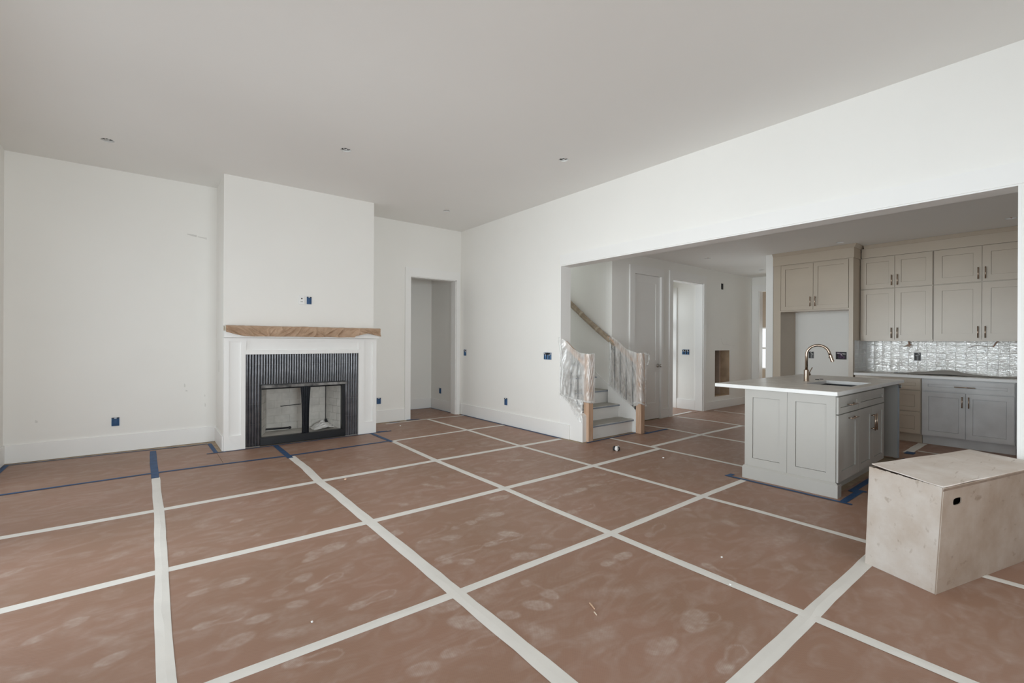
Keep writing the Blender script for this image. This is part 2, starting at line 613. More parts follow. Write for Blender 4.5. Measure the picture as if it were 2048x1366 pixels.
# dividing wall with the wide cased opening; the stair skirt at its foot runs on to Y 4.19
struct('wall_right', MB().plate([(-5.4, 0), (OY0, 0), (OY0, OZ), (OY1, OZ), (OY1, 0), (8.4, 0), (8.4, H), (-5.4, H)], [], YZ, XR, XRK - 0.012), M_wall)
t = struct('trim_1', MB().box(XR - 0.012, XR, OY0 - 0.1, OY1, OZ, 2.547), M_trim)
j = MB()
j.box(XR - 0.004, XRK + 0.004, OY0, OY1, OZ - 0.012, OZ)
j.box(XR - 0.004, XRK + 0.004, OY1 - 0.016, OY1, 0.55, OZ - 0.012)
j.box(XR - 0.004, XRK + 0.004, OY0, OY0 + 0.016, 0.0, OZ - 0.012)
struct('trim_2', j, M_trim)

# back wall with the doorway to a small passage
DX0, DX1, DZ = 3.524, 4.43, 2.445
struct('wall_back', MB().plate([(-1.35, 0), (DX0, 0), (DX0, DZ), (DX1, DZ), (DX1, 0), (XR, 0), (XR, H), (-1.35, H)], [], XZ, YB, YB + 0.14), M_wall)
c = MB()
c.box(3.422, DX0, YB - 0.022, YB, 0, DZ)
c.box(DX1, 4.503, YB - 0.022, YB, 0, DZ)
c.box(3.422, 4.503, YB - 0.022, YB, DZ, 2.592)
c.box(DX0 - 0.001, DX0 + 0.012, YB, YB + 0.15, 0, DZ)
c.box(DX1 - 0.012, DX1 + 0.001, YB, YB + 0.15, 0, DZ)
c.box(DX0, DX1, YB, YB + 0.15, DZ - 0.012, DZ)
struct('trim_3', c, M_trim)
struct('wall_passage', MB().box(2.2, 4.49, 8.24, 8.34, 0, 2.75).box(4.485, 4.53, YB + 0.15, 8.24, 0, 2.75).box(2.1, 2.2, YB + 0.1, 8.34, 0, 2.75).box(2.1, 4.53, YB + 0.14, 8.34, 2.75, 2.8), M_wall)
struct('baseboard_passage', MB().box(2.2, 4.47, 8.224, 8.24, 0.004, 0.2).box(4.469, 4.485, YB + 0.15, 8.24, 0.004, 0.2), M_trim)

# chimney breast
CX0, CX1, CY = 0.7315, 2.604, 6.53
FX0, FX1, FZ = 1.132, 2.195, 0.775
ch = MB().plate([(CX0, 0), (FX0, 0), (FX0, FZ), (FX1, FZ), (FX1, 0), (CX1, 0), (CX1, H), (CX0, H)], [], XZ, CY, CY + 0.03)
ch.box(CX0, CX0 + 0.03, CY + 0.03, YB, 0, H).box(CX1 - 0.03, CX1, CY + 0.03, YB, 0, H)
struct('wall_chimney', ch, M_wall)

# baseboards
BH, BT = 0.2, 0.016
b = MB().box(XL, CX0, YB - BT, YB, 0.004, BH)
struct('baseboard_back', b, M_trim, bevel=0.002)
struct('baseboard_back_east', MB().box(CX1, 3.422, YB - BT, YB, 0.004, BH), M_trim, bevel=0.002)
struct('baseboard_left', MB().box(XL, XL + BT, 6.32, YB, 0.004, BH), M_trim, bevel=0.002)
struct('baseboard_chimney', MB().box(CX0 - BT, CX0, CY - 0.05, YB, 0.004, 0.18), M_trim, bevel=0.002)
struct('baseboard_right', MB().box(XR - BT, XR, 4.42, YB - 0.02, 0.004, BH), M_trim, bevel=0.002)
struct('baseboard_right_near', MB().box(XR - BT, XR, YREAR, OY0, 0.004, BH), M_trim, bevel=0.002)

# hall wall (Y 4.70) : closet door, doorway to the foyer, rough opening
HY = 4.70
C1, C2, CZ = 6.31, 7.06, 2.48          # closet door
O1, O2 = 7.42, 8.485                   # foyer doorway
R0, R1, RZ0, RZ1 = 8.955, 9.58, 0.245, 1.178
struct('wall_hall', MB().plate([(5.75, 0), (C1, 0), (C1, CZ), (C2, CZ), (C2, 0), (O1, 0), (O1, CZ), (O2, CZ), (O2, 0), (10.75, 0), (10.75, HK), (5.75, HK)],
                               [rect(R0, R1, RZ0, RZ1)], XZ, HY, HY + 0.14), M_wall)
c = MB()
ct = 0.026
for a, b_ in ((6.18, C1), (C2, 7.125), (7.32, O1), (O2, 8.575)):
    c.box(a, b_, HY - ct, HY, 0, CZ)
c.box(6.18, 7.125, HY - ct, HY, CZ, 2.615)
c.box(7.32, 8.575, HY - ct, HY, CZ, 2.63)
struct('trim_4', c, M_trim)
c = MB()
c.box(O1 - 0.001, O1 + 0.014, HY, HY + 0.15, 0, CZ).box(O2 - 0.014, O2 + 0.001, HY, HY + 0.15, 0, CZ).box(O1, O2, HY, HY + 0.15, CZ - 0.014, CZ)
struct('trim_5', c, M_trim)
struct('baseboard_hall', MB().box(8.575, 10.58, HY - BT, HY, 0.004, 0.16).box(7.125, 7.32, HY - BT, HY, 0.004, 0.16).box(5.86, 6.18, HY - BT, HY, 0.004, 0.16), M_trim, bevel=0.002)

# closet door: two recessed panels, three hinges, knob
d = MB()
dy = HY + 0.012
fr = face_negy(dy + 0.012)


def shaker2(mb, fr, u0, u1, z0, z1, su0, su1, depth, rec, holes, groove=0.0):
    """stile-and-rail front: frame DEPTH thick, panels sunk by REC, with an open shadow joint of width GROOVE round each panel."""
    mb.bx(fr, u0, su0, 0, depth, z0, z1)
    mb.bx(fr, su1, u1, 0, depth, z0, z1)
    zz = [z0] + [v for h in holes for v in h] + [z1]
    for k in range(0, len(zz), 2):
        mb.bx(fr, su0, su1, 0, depth, zz[k], zz[k + 1])
    for a, b in holes:
        if groove:
            mb.bx(fr, su0, su1, 0, 0.002, a, b)
        mb.bx(fr, su0 + groove, su1 - groove, 0.0, depth - rec, a + groove, b - groove)
    return mb


def shaker(mb, fr, u0, u1, z0, z1, st, depth, rec, groove=0.0025):
    return shaker2(mb, fr, u0, u1, z0, z1, u0 + st, u1 - st, depth, rec, [(z0 + st, z1 - st)], groove)


shaker2(d, face_negy(HY + 0.045), C1 + 0.004, C2 - 0.004, 0.012, CZ - 0.004, C1 + 0.115, C2 - 0.115, 0.035, 0.010, [(0.29, 0.825), (1.03, 2.345)])
door = struct('door_1', d, M_trim)
MB().box(C1 - 0.001, C2 + 0.001, HY + 0.05, HY + 0.06, 0, CZ).build('door_back', M_dark, door)
for z in (0.28, 1.597, 2.27):
    MB().tube([(C1 + 0.001, HY + 0.004, z - 0.05), (C1 + 0.001, HY + 0.004, z + 0.05)], 0.007, 8).box(C1 - 0.01, C1 + 0.012, HY + 0.006, HY + 0.012, z - 0.045, z + 0.045).build('hinge', M_black, door)
k = MB().tube([(7.0, HY + 0.01, 0.932), (7.0, HY - 0.002, 0.932), (7.0, HY - 0.004, 0.932), (7.0, HY - 0.03, 0.932), (7.0, HY - 0.036, 0.932), (7.0, HY - 0.055, 0.932), (7.0, HY - 0.062, 0.932)],
              [0.032, 0.032, 0.013, 0.012, 0.024, 0.028, 0.015], 16)
k.build('door_knob', M_steel, door, smooth=True)

# foyer behind the doorway: bright glazed front door, side wall with casing
struct('wall_foyer', MB().box(8.485, 8.62, HY + 0.14, 5.42, 0, HK).box(7.02, 7.2, HY + 0.14, 5.42, 0, HK).box(7.02, 8.6, HY + 0.14, 5.56, HK, HK + 0.05).box(7.2, 8.485, 5.40, 5.52, 2.38, HK), M_wall)
struct('baseboard_foyer', MB().box(8.469, 8.485, HY + 0.15, 5.40, 0.004, 0.2), M_trim)
struct('trim_6', MB().box(8.463, 8.485, 5.255, 5.345, 0.0, 2.45), M_trim)
dd = struct('door_2', MB().plate(rect(7.2, 8.485, 0.0, 2.38), [rect(7.32, 8.476, 0.05 + k * 0.55, 0.05 + k * 0.57 + 0.55) for k in range(4)], XZ, 5.40, 5.45), M_trim)
MB().box(7.3, 8.484, 5.42, 5.428, 0.03, 2.34).build('glass_pane', M_glass, dd)

# end wall of the hall with a cased opening into another room
struct('wall_end', MB().plate([(3.35, 0), (3.55, 0), (3.55, 2.47), (4.555, 2.47), (4.555, 0), (HY + 0.14, 0), (HY + 0.14, HK), (3.35, HK)], [], YZ, 10.58, 10.72), M_wall)
struct('trim_7', MB().box(10.555, 10.58, 4.555, 4.695, 0, 2.6).box(10.555, 10.58, 3.45, 4.555, 2.47, 2.6).box(10.575, 10.73, 4.54, 4.556, 0, 2.47), M_trim)
w = struct('wall_end_room', MB().plate(rect(2.6, 6.6, 0, HK), [rect(3.9, 5.6, 0.66, 1.74)], YZ, 12.4, 12.5).box(10.72, 12.4, 6.5, 6.6, 0, HK).box(10.72, 12.4, 2.6, 2.7, 0, HK).box(10.7, 12.5, 2.6, 6.6, HK, HK + 0.05), mat('tan_paint', (0.58, 0.50, 0.42), 0.7, var=0.03))
w = struct('window_7', MB().plate(rect(3.9, 5.6, 0.66, 1.74), [rect(3.94, 5.56, 0.70, 1.18), rect(3.94, 5.56, 1.22, 1.70)], YZ, 12.42, 12.47), M_trim)
MB().box(12.44, 12.445, 3.92, 5.58, 0.68, 1.72).build('glass_pane', M_glass, w)
struct('wall_end_room_return', MB().box(10.72, 10.8, 4.84, 6.6, 0, HK).box(10.72, 10.8, 2.6, 3.4, 0, HK), M_wall)

# stub wall beside the refrigerator bay, kitchen back wall
struct('wall_stub', MB().box(8.05, 10.6, 3.245, 3.355, 0, HK), M_wall)
XK = 8.66
wall_kitchen = struct('wall_kitchen', MB().box(XK, XK + 0.14, -3.3, 3.3, 0, HK), M_wall)
struct('wall_kitchen_side', MB().plate(rect(XRK - 0.02, XK + 0.14, 0, HK), [rect(5.6, 7.6, 1.0, 2.2)], XZ, -3.3, -3.16), M_wall)
w = struct('window_6', MB().plate(rect(5.6, 7.6, 1.0, 2.2), [rect(5.65, 6.58, 1.05, 2.15), rect(6.62, 7.55, 1.05, 2.15)], XZ, -3.26, -3.2), M_trim)  # made-up window, added to go with the kitchen fill light
MB().box(5.63, 7.57, -3.235, -3.23, 1.03, 2.17).build('glass_pane', M_glass, w)

# stairwell walls
struct('wall_stair', MB().box(5.75, 5.86, HY + 0.141, 8.4, 0, H).box(5.75, 5.86, HY, HY + 0.141, HK, H).box(4.6, 5.86, 8.3, 8.4, 0, H).box(4.6, 5.86, 4.72, 8.4, H, H + 0.05).box(XRK - 0.02, 5.76, 4.66, 4.72, HK, H + 0.05), M_wall)

# ================================================================== FLOOR COVERING
def shoe_dust(P):
    """dust amount at points P (N,2): shoe prints seen on the boards."""
    out = np.zeros(len(P))
    for (x0, y0, x1, y1, ty, al) in PRINTS:
        a = np.array((x0, y0))
        dv = np.array((x1 - x0, y1 - y0))
        ln = max(np.hypot(*dv), 1e-3)
        m_ = (np.abs(P[:, 0] - (x0 + x1) / 2) < 0.26) & (np.abs(P[:, 1] - (y0 + y1) / 2) < 0.26)
        if not m_.any():
            continue
        q = P[m_] - a
        dn = dv / ln
        s = (q @ dn) / ln
        t = (q @ np.array((-dn[1], dn[0])))
        if ty == 3:      # soft smear
            e = ((s - 0.5) / 0.75) ** 2 + (t / (0.035 + 0.12 * ln)) ** 2
            v = np.clip(1.15 - e, 0, 1) ** 1.5 * 0.55
        elif ln < 0.19:  # only heel or ball of the shoe
            e = np.sqrt(((s - 0.5) / 0.62) ** 2 + (t / max(0.04, 0.36 * ln)) ** 2)
            v = np.clip((1.0 - e) / 0.22, 0, 1) * (0.75 + 0.25 * np.clip(e, 0, 1))
        else:
            w = np.interp(s, [-0.06, 0.0, 0.10, 0.25, 0.42, 0.55, 0.75, 0.92, 1.02, 1.07], [0, 0.024, 0.036, 0.036, 0.026, 0.036, 0.047, 0.042, 0.022, 0])
            e = w - np.abs(t)
            if ty == 1:     # outline of the fore foot + solid heel
                ring = np.clip(1.0 - np.abs(e - 0.010) / 0.011, 0, 1)
                heel = np.clip(e / 0.01, 0, 1) * np.clip((0.40 - s) / 0.12, 0, 1)
                v = np.maximum(ring, heel)
            elif ty == 2:   # heel, ball and one edge
                solid = np.clip(e / 0.01, 0, 1) * np.maximum(np.clip((0.30 - s) / 0.08, 0, 1), np.clip((s - 0.58) / 0.1, 0, 1))
                edge = np.clip(1 - np.abs(t - 0.018) / 0.01, 0, 1) * ((s > 0.1) & (s < 0.8))
                v = np.maximum(solid, edge * 0.8)
            else:
                v = np.clip(e / 0.012, 0, 1) * np.where((s > 0.30) & (s < 0.52), 0.45, 1.0)
        Q = P[m_]
        rag = 0.84 + 0.16 * np.sin(Q[:, 0] * 61 + 3 * np.sin(Q[:, 1] * 23 + x0 * 9)) * np.sin(Q[:, 1] * 53 + 3 * np.sin(Q[:, 0] * 29 + y0 * 7))
        rag *= 0.80 + 0.20 * np.sin(Q[:, 0] * 19 + x0 * 31) * np.sin(Q[:, 1] * 17 + y0 * 37)
        out[m_] = np.maximum(out[m_], v * al * rag)
    return out


PR = [(0.18, 2.93, 0.45, 2.93, 0), (0.53, 2.65, 0.74, 2.78, 2), (0.75, 2.95, 1.02, 3.05, 0), (0.56, 2.52, 0.65, 2.48, 0), (0.68, 2.6, 0.88, 2.67, 1), (0.18, 2.58, 0.38, 2.56, 1), (0.25, 2.34, 0.39, 2.37, 0), (0.37, 2.48, 0.48, 2.48, 0), (-0.17, 2.76, -0.05, 2.65, 3), (-0.16, 2.53, -0.05, 2.56, 0), (-0.41, 2.9, -0.22, 3.0, 2), (-0.29, 3.05, -0.16, 3.07, 3), (0.13, 3.55, 0.19, 3.52, 0), (-0.64, 3.8, -0.56, 3.86, 0), (-0.2, 3.69, -0.07, 3.79, 3), (0.19, 3.09, 0.25, 3.09, 3), (0.45, 2.29, 0.59, 2.24, 3), (-0.4, 2.63, -0.3, 2.61, 3), (0.45, 2.06, 0.66, 1.99, 1), (0.42, 2.56, 0.25, 2.72, 3), (1.11, 3.03, 1.4, 2.99, 0), (1.42, 2.77, 1.69, 2.68, 0), (1.74, 2.46, 2.03, 2.44, 1), (1.39, 2.48, 1.71, 2.47, 1), (1.41, 2.44, 1.56, 2.32, 0), (1.96, 2.26, 2.08, 2.19, 0), (1.78, 2.23, 1.92, 2.15, 0), (2.14, 1.81, 2.4, 1.81, 0), (1.65, 1.97, 1.68, 1.73, 2), (1.51, 1.79, 1.6, 1.69, 0), (1.35, 1.8, 1.43, 1.73, 0), (1.11, 2.03, 1.26, 2.0, 0), (1.14, 1.9, 1.25, 1.78, 0), (0.99, 1.71, 1.25, 1.66, 1), (0.83, 1.71, 0.95, 1.67, 0), (0.8, 2.29, 1.04, 2.31, 1), (1.33, 1.95, 1.54, 2.01, 3), (1.81, 1.67, 2.03, 1.54, 3), (2.7, 1.89, 2.97, 1.95, 1), (1.98, 1.16, 2.16, 1.2, 0), (1.7, 1.18, 1.86, 1.16, 0), (1.58, 1.39, 1.74, 1.39, 3), (1.39, 1.67, 1.45, 1.5, 3), (2.64, 1.45, 2.58, 1.24, 1), (1.97, 1.16, 2.2, 1.14, 1), (1.83, 0.93, 2.05, 0.95, 1), (3.37, 2.04, 3.4, 1.97, 0), (3.41, 1.72, 3.36, 1.59, 3), (2.99, 0.75, 3.18, 0.65, 3), (3.25, 0.44, 3.26, 0.31, 3), (3.27, 1.28, 3.54, 1.29, 3), (2.98, 0.27, 2.85, 0.19, 3), (2.76, 5.0, 2.99, 4.91, 0), (3.07, 4.11, 3.34, 3.98, 0), (2.64, 3.9, 2.8, 3.69, 0), (3.22, 2.89, 3.51, 2.83, 1), (3.39, 3.12, 3.63, 3.05, 0), (2.85, 2.84, 3.14, 2.86, 0), (2.58, 2.82, 2.81, 2.88, 1), (2.56, 2.52, 2.87, 2.53, 1), (2.28, 3.14, 2.45, 3.13, 0), (1.71, 2.82, 1.92, 2.84, 2), (1.94, 2.86, 2.18, 2.84, 0), (2.03, 3.86, 2.14, 3.68, 0), (2.22, 3.77, 2.39, 3.69, 3), (1.99, 2.94, 2.17, 2.85, 3), (1.36, 3.03, 1.4, 3.01, 0), (2.68, 3.17, 2.83, 3.08, 3), (4.02, 2.91, 4.31, 2.88, 1), (3.61, 2.8, 3.74, 2.71, 3), (1.63, 3.53, 1.67, 3.46, 0), (1.93, 2.56, 2.02, 2.45, 1), (2.22, 4.05, 2.23, 3.93, 3), (3.39, 4.79, 3.66, 4.78, 3), (3.18, 4.95, 3.33, 4.93, 3), (3.06, 3.23, 3.17, 3.2, 3), (1.91, 5.23, 2.08, 4.94, 1), (1.49, 5.45, 1.55, 5.32, 0), (1.85, 4.69, 1.95, 4.64, 0), (1.88, 4.4, 1.99, 4.34, 0), (1.02, 3.73, 1.21, 3.85, 3), (0.78, 3.02, 0.89, 3.05, 1), (0.89, 3.05, 1.04, 3.06, 0), (1.11, 3.01, 1.26, 3.04, 0), (1.62, 3.48, 1.67, 3.47, 0), (0.74, 4.21, 0.89, 4.28, 3), (0.58, 3.55, 0.62, 3.55, 0), (0.5, 3.91, 0.56, 3.94, 0), (1.47, 4.87, 1.64, 4.79, 3), (0.62, 3.56, 0.7, 3.62, 3)]
PRINTS = [p + (random.uniform(0.6, 1.0),) for p in PR]
for _ in range(150):       # older, fainter prints walked over the whole floor
    x, y = random.uniform(-1.0, 7.3), random.uniform(0.2, 5.6)
    a = random.gauss(0.1, 0.6) + (PI if random.random() < 0.5 else 0)
    ln = random.uniform(0.12, 0.29)
    PRINTS.append((x, y, x + ln * math.cos(a), y + ln * math.sin(a), random.choice((0, 0, 1, 3, 3)), random.uniform(0.1, 0.32) * (1.3 if x > 2.5 else 0.8)))

cover = thing('floor_covering', 'brown pressed boards laid over the whole floor and taped along every seam', 'floor covering', (2.0, 3.0, 0.0))
BT_ = 0.004


def board(x0, x1, y0, y1, cut=()):
    x0, x1, y0, y1 = x0 + 0.0025, x1 - 0.0025, y0 + 0.0025, y1 - 0.0025
    dist = math.hypot(max(0, (x0 + x1) / 2), max(0, (y0 + y1) / 2))
    st = 0.008 if dist < 2.9 else (0.0115 if dist < 3.9 else (0.02 if dist < 5.4 else 0.04))
    if y1 < 0.3 or x1 < -1.3:
        st = 0.12
    nx, ny = max(1, int(round((x1 - x0) / st))), max(1, int(round((y1 - y0) / st)))
    xs, ys = np.linspace(x0, x1, nx + 1), np.linspace(y0, y1, ny + 1)
    X, Y = np.meshgrid(xs, ys, indexing='ij')
    P = np.stack((X.ravel(), Y.ravel()), 1)
    dust = shoe_dust(P)
    off = ROOT[cover.name]
    top = np.column_stack((P, np.full(len(P), BT_))) - np.array(off)
    cx, cy = (xs[:-1] + xs[1:]) / 2, (ys[:-1] + ys[1:]) / 2
    CXX, CYY = np.meshgrid(cx, cy, indexing='ij')
    keep = np.ones(CXX.shape, bool)
    for a, b, c_, d_ in cut:
        keep &= ~((CXX > a) & (CXX < b) & (CYY > c_) & (CYY < d_))
    if not keep.any():
        return
    I, J = np.nonzero(keep)
    n1 = ny + 1
    f = np.stack((I * n1 + J, (I + 1) * n1 + J, (I + 1) * n1 + J + 1, I * n1 + J + 1), 1)
    # edge skirt so that every board has thickness
    ring = [i * n1 for i in range(nx + 1)] + [nx * n1 + j for j in range(1, ny + 1)] + [i * n1 + ny for i in range(nx - 1, -1, -1)] + [j for j in range(ny - 1, 0, -1)]
    low = top[ring].copy()
    low[:, 2] = 0.0 - off.z
    verts = np.vstack((top, low))
    base = len(top)
    skirt = [] if cut else [(ring[k], base + k, base + (k + 1) % len(ring), ring[(k + 1) % len(ring)]) for k in range(len(ring))]
    me = bpy.data.meshes.new('board')
    if cut:
        used = np.unique(f)
        remap = -np.ones(len(verts), int)
        remap[used] = np.arange(len(used))
        verts, f, dust, low = verts[used], remap[f], dust[used], low[:0]
    me.from_pydata(verts.tolist(), [], f.tolist() + skirt)
    at = me.attributes.new('dust', 'FLOAT', 'POINT')
    at.data.foreach_set('value', np.concatenate((dust, np.zeros(len(low)))).astype(np.float32))
    me.materials.append(M_board)
    o = bpy.data.objects.new('board', me)
    COL.objects.link(o)
    o.parent = cover
    return o


GX = [-1.165, 0.08, 1.30, 2.545, 3.78]
GY = [-1.6, -0.37, 0.85, 2.09, 3.31, 4.545, 5.82]
for i in range(4):
    for jj in range(6):
        board(GX[i], GX[i + 1], GY[jj], GY[jj + 1])
STAIR = (4.47, 5.73, 4.15, 9)
ISL = (4.66, 6.82, 1.39, 2.13)
WR = (4.5, 9, -9, 0.286)
WR2 = (4.505, 4.8, 4.19, 9)
board(3.78, 4.5, -1.6, -0.37)
board(3.78, 5.04, -0.37, 0.85, [WR])
board(3.78, 5.04, 0.85, 2.09, [ISL])
board(3.78, 5.04, 2.09, 3.31, [ISL])
board(3.78, 5.04, 3.31, 4.545, [STAIR, WR2])
board(3.78, 4.50, 4.545, 5.82)
board(3.78, 4.50, 5.82, 7.06)
board(2.545, 3.78, 5.82, 7.10, [(2.4, 2.66, 6.44, 9)])
board(3.53, 4.465, 7.06, 8.22)
board(-1.165, 0.08, 5.82, 7.085)
board(0.08, 0.66, 5.82, 7.03)
board(0.66, 1.30, 5.82, 6.445)
board(1.30, 2.545, 5.82, 6.445)
for (x0, x1) in ((5.04, 6.28), (6.28, 7.5), (7.5, 8.165)):
    for (y0, y1) in ((-0.9, 0.35), (0.35, 1.39), (1.39, 2.25), (2.25, 3.49), (3.49, 4.68)):
        cut = []
        if y0 < 2.1 < y1 + 0.8 and x0 < 6.8:
            cut.append(ISL)
        if y1 > 4.2 and x0 < 5.7:
            cut.append(STAIR)
        board(x0, x1, y0, y1, cut)
board(8.165, 8.75, 3.37, 4.68)
board(8.75, 10.0, 3.37, 4.68)
board(10.0, 10.56, 3.37, 4.68)
board(7.44, 8.465, 4.70, 5.38)


def tape(pts, w, m, z, seed, name='tape_strip', wig=0.004):
    """a strip of tape along the polyline, edges a little uneven, a soft ridge here and there."""
    rr = random.Random(seed)
    P = [Vector((*p, 0)) for p in pts]
    line = []
    for a, b in zip(P[:-1], P[1:]):
        n = max(2, int((b - a).length / 0.12))
        line += [a.lerp(b, k / n) for k in range(n)]
    line.append(P[-1])
    mb = MB()
    rows = []
    for i, p in enumerate(line):
        t = (line[min(i + 1, len(line) - 1)] - line[max(i - 1, 0)]).normalized()
        q = Vector((-t.y, t.x, 0))
        sh = wig * noise.noise(Vector((seed * 3.1, p.x * 1.3, p.y * 1.3)))
        ww = w / 2 * (1 + 0.05 * rr.uniform(-1, 1))
        c_ = p + q * sh * 2
        rid = z + 0.0008 + 0.0035 * max(0, noise.noise(Vector((p.x * 3 + seed, p.y * 3, 2.0))))
        rows.append([c_ - q * ww + Vector((0, 0, z)), c_ + q * (0.2 * ww * rr.uniform(-1, 1)) + Vector((0, 0, rid)), c_ + q * ww + Vector((0, 0, z))])
    vs = [v for r_ in rows for v in r_]
    fs = []
    for i in range(len(rows) - 1):
        for k in range(2):
            a = i * 3 + k
            fs.append((a, a + 1, a + 4, a + 3))
    mb.add(vs, fs)
    return mb.build(name, m, cover)


ZX, ZY, ZB = BT_ + 0.0006, BT_ + 0.0016, BT_ + 0.003
WT = [([(-1.16, 4.55), (0.09, 4.54), (1.30, 4.55), (2.54, 4.55), (3.73, 4.53), (4.47, 4.53)], 0.074, ZX),
      ([(-1.16, 3.31), (0.07, 3.33), (1.30, 3.30), (2.55, 3.31), (3.77, 3.33), (5.05, 3.36)], 0.068, ZX),
      ([(5.03, 3.485), (5.25, 3.49), (6.55, 3.51), (7.5, 3.48)], 0.066, ZX),
      ([(-1.16, 2.13), (0.22, 2.115), (1.29, 2.09), (2.54, 2.08), (3.91, 2.09), (4.55, 2.09)], 0.058, ZX),
      ([(-1.16, 0.86), (1.83, 0.85), (2.54, 0.85), (3.43, 0.845), (4.45, 0.84)], 0.072, ZX),
      ([(3.02, 7.045), (3.3, 7.05), (3.79, 7.06), (4.48, 7.02)], 0.045, ZX),
      ([(2.58, 5.79), (3.81, 5.825), (4.50, 5.83)], 0.06, ZX),
      ([(7.5, 4.75), (8.24, 4.79)], 0.06, ZX),
      ([(7.28, 1.39), (8.12, 1.39)], 0.09, ZX),
      ([(0.06, -1.5), (0.06, 1.2), (0.068, 2.24), (0.07, 2.57), (0.07, 2.97), (0.075, 3.36), (0.08, 3.87), (0.085, 4.56), (0.08, 5.62)], 0.064, ZY),
      ([(1.28, -1.5), (1.285, 1.28), (1.29, 2.09), (1.30, 3.30), (1.30, 4.10), (1.285, 4.51), (1.315, 5.1), (1.31, 5.72)], 0.082, ZY),
      ([(2.54, -1.5), (2.54, 0.85), (2.54, 2.08), (2.55, 3.32), (2.54, 4.55), (2.575, 5.78)], 0.066, ZY),
      ([(3.77, -1.5), (3.775, 0.37), (3.795, 0.95), (3.80, 1.67), (3.785, 2.03), (3.77, 3.32), (3.75, 4.53), (3.785, 5.76), (3.77, 7.05)], 0.06, ZY),
      ([(5.045, 2.3), (5.045, 2.7), (5.04, 3.35), (5.04, 4.13)], 0.058, ZY),
      ([(6.28, 2.6), (6.27, 3.36), (6.315, 4.02), (6.27, 4.5)], 0.06, ZY),
      ([(7.49, 3.36), (7.53, 4.03), (7.46, 4.6)], 0.06, ZY),
      ([(7.5, -0.6), (7.5, 1.33)], 0.05, ZY),
      ([(8.75, 3.45), (8.75, 4.6)], 0.05, ZY)]
for i, (pts, w_, z) in enumerate(WT):
    tape(pts, w_, M_white_tape, z, i + 1)
BTAPE = [([(-1.15, 5.78), (0.06, 5.83), (0.7, 5.80), (1.28, 5.765), (2.58, 5.815)], 0.045),
         ([(0.075, 5.60), (0.07, 6.2), (0.072, 6.98)], 0.062),
         ([(1.285, 5.64), (1.295, 6.44)], 0.062),
         ([(2.545, 5.74), (2.545, 6.47)], 0.055),
         ([(0.56, 6.43), (1.35, 6.445), (2.85, 6.445)], 0.032),
         ([(0.655, 6.42), (0.645, 7.05)], 0.045),
         ([(-1.15, 7.115), (0.62, 7.06)], 0.03),
         ([(-1.145, 6.3), (-1.145, 7.13)], 0.042),
         ([(4.487, 4.55), (4.487, 7.12)], 0.035),
         ([(4.455, 7.3), (4.455, 8.21)], 0.03),
         ([(3.9, 8.208), (4.45, 8.208)], 0.03),
         ([(4.55, 4.135), (5.66, 4.165)], 0.03),
         ([(2.66, 6.50), (2.80, 6.47)], 0.05),
         ([(3.10, 7.085), (3.28, 7.085)], 0.05),
         ([(3.44, 7.17), (3.66, 7.13)], 0.05),
         ([(5.68, 4.035), (6.28, 4.05)], 0.05),
         ([(5.80, 4.03), (5.80, 4.26)], 0.04),
         ([(4.565, 1.22), (4.565, 2.28)], 0.038),
         ([(4.55, 2.25), (4.66, 2.25)], 0.05),
         ([(4.56, 1.285), (5.06, 1.285)], 0.05),
         ([(4.95, 1.335), (5.75, 1.335)], 0.05),
         ([(5.05, 1.24), (5.05, 1.34)], 0.045),
         ([(6.55, 1.32), (6.88, 1.32)], 0.05),
         ([(7.2, 1.36), (7.36, 1.36)], 0.09),
         ([(6.3, 2.72), (6.55, 2.72)], 0.05)]
for i, (pts, w_) in enumerate(BTAPE):
    o = tape(pts, w_, M_blue, ZB + 0.0002 * (i % 3), 40 + i)
    if i == 0:
        o['label'] = 'long blue tape strip in front of the fireplace'

# ================================================================== FIREPLACE
FP = thing('fireplace', 'fireplace with white panelled surround, charcoal fluted tile and open firebox', 'fireplace', (1.68, 6.48, 0))
SY = 6.48


def framed(mb, x0, x1, z0, z1, hx0, hx1, hz0, hz1, yf, yb, rec):
    mb.box(x0, hx0, yf, yb, z0, z1).box(hx1, x1, yf, yb, z0, z1).box(hx0, hx1, yf, yb, z0, hz0).box(hx0, hx1, yf, yb, hz1, z1)
    mb.box(hx0, hx1, yf + rec, yb, hz0, hz1)
    return mb


framed(MB(), 0.733, 0.963, 0, 1.367, 0.785, 0.918, 0.172, 1.322, SY, CY, 0.022).build('pilaster', M_trim, FP)
framed(MB(), 2.372, 2.630, 0, 1.367, 2.448, 2.578, 0.172, 1.322, SY, CY, 0.022).box(2.604, 2.630, CY, CY + 0.12, 0, 1.367).build('pilaster', M_trim, FP)
framed(MB(), 0.963, 2.372, 1.163, 1.367, 0.966, 2.370, 1.212, 1.325, SY, CY, 0.022).build('frieze', M_trim, FP)
MB().box(0.728, 2.642, 6.405, CY, 1.37, 1.512).build('mantel_shelf', M_trim, FP, bevel=0.003)
# backer behind the tile, then each fluted tile
MB().plate([(0.963, 0.006), (FX0, 0.006), (FX0, FZ), (FX1, FZ), (FX1, 0.006), (2.372, 0.006), (2.372, 1.163), (0.963, 1.163)], [], XZ, CY - 0.012, CY - 0.001).build('tile_backer', M_grout, FP)
cols = [0.965, FX0] + [FX0 + (FX1 - FX0) * k / 7 for k in range(1, 7)] + [FX1, 2.370]
rows = [0.008, 0.033, 0.285, 0.535, 0.781, 1.030, 1.161]


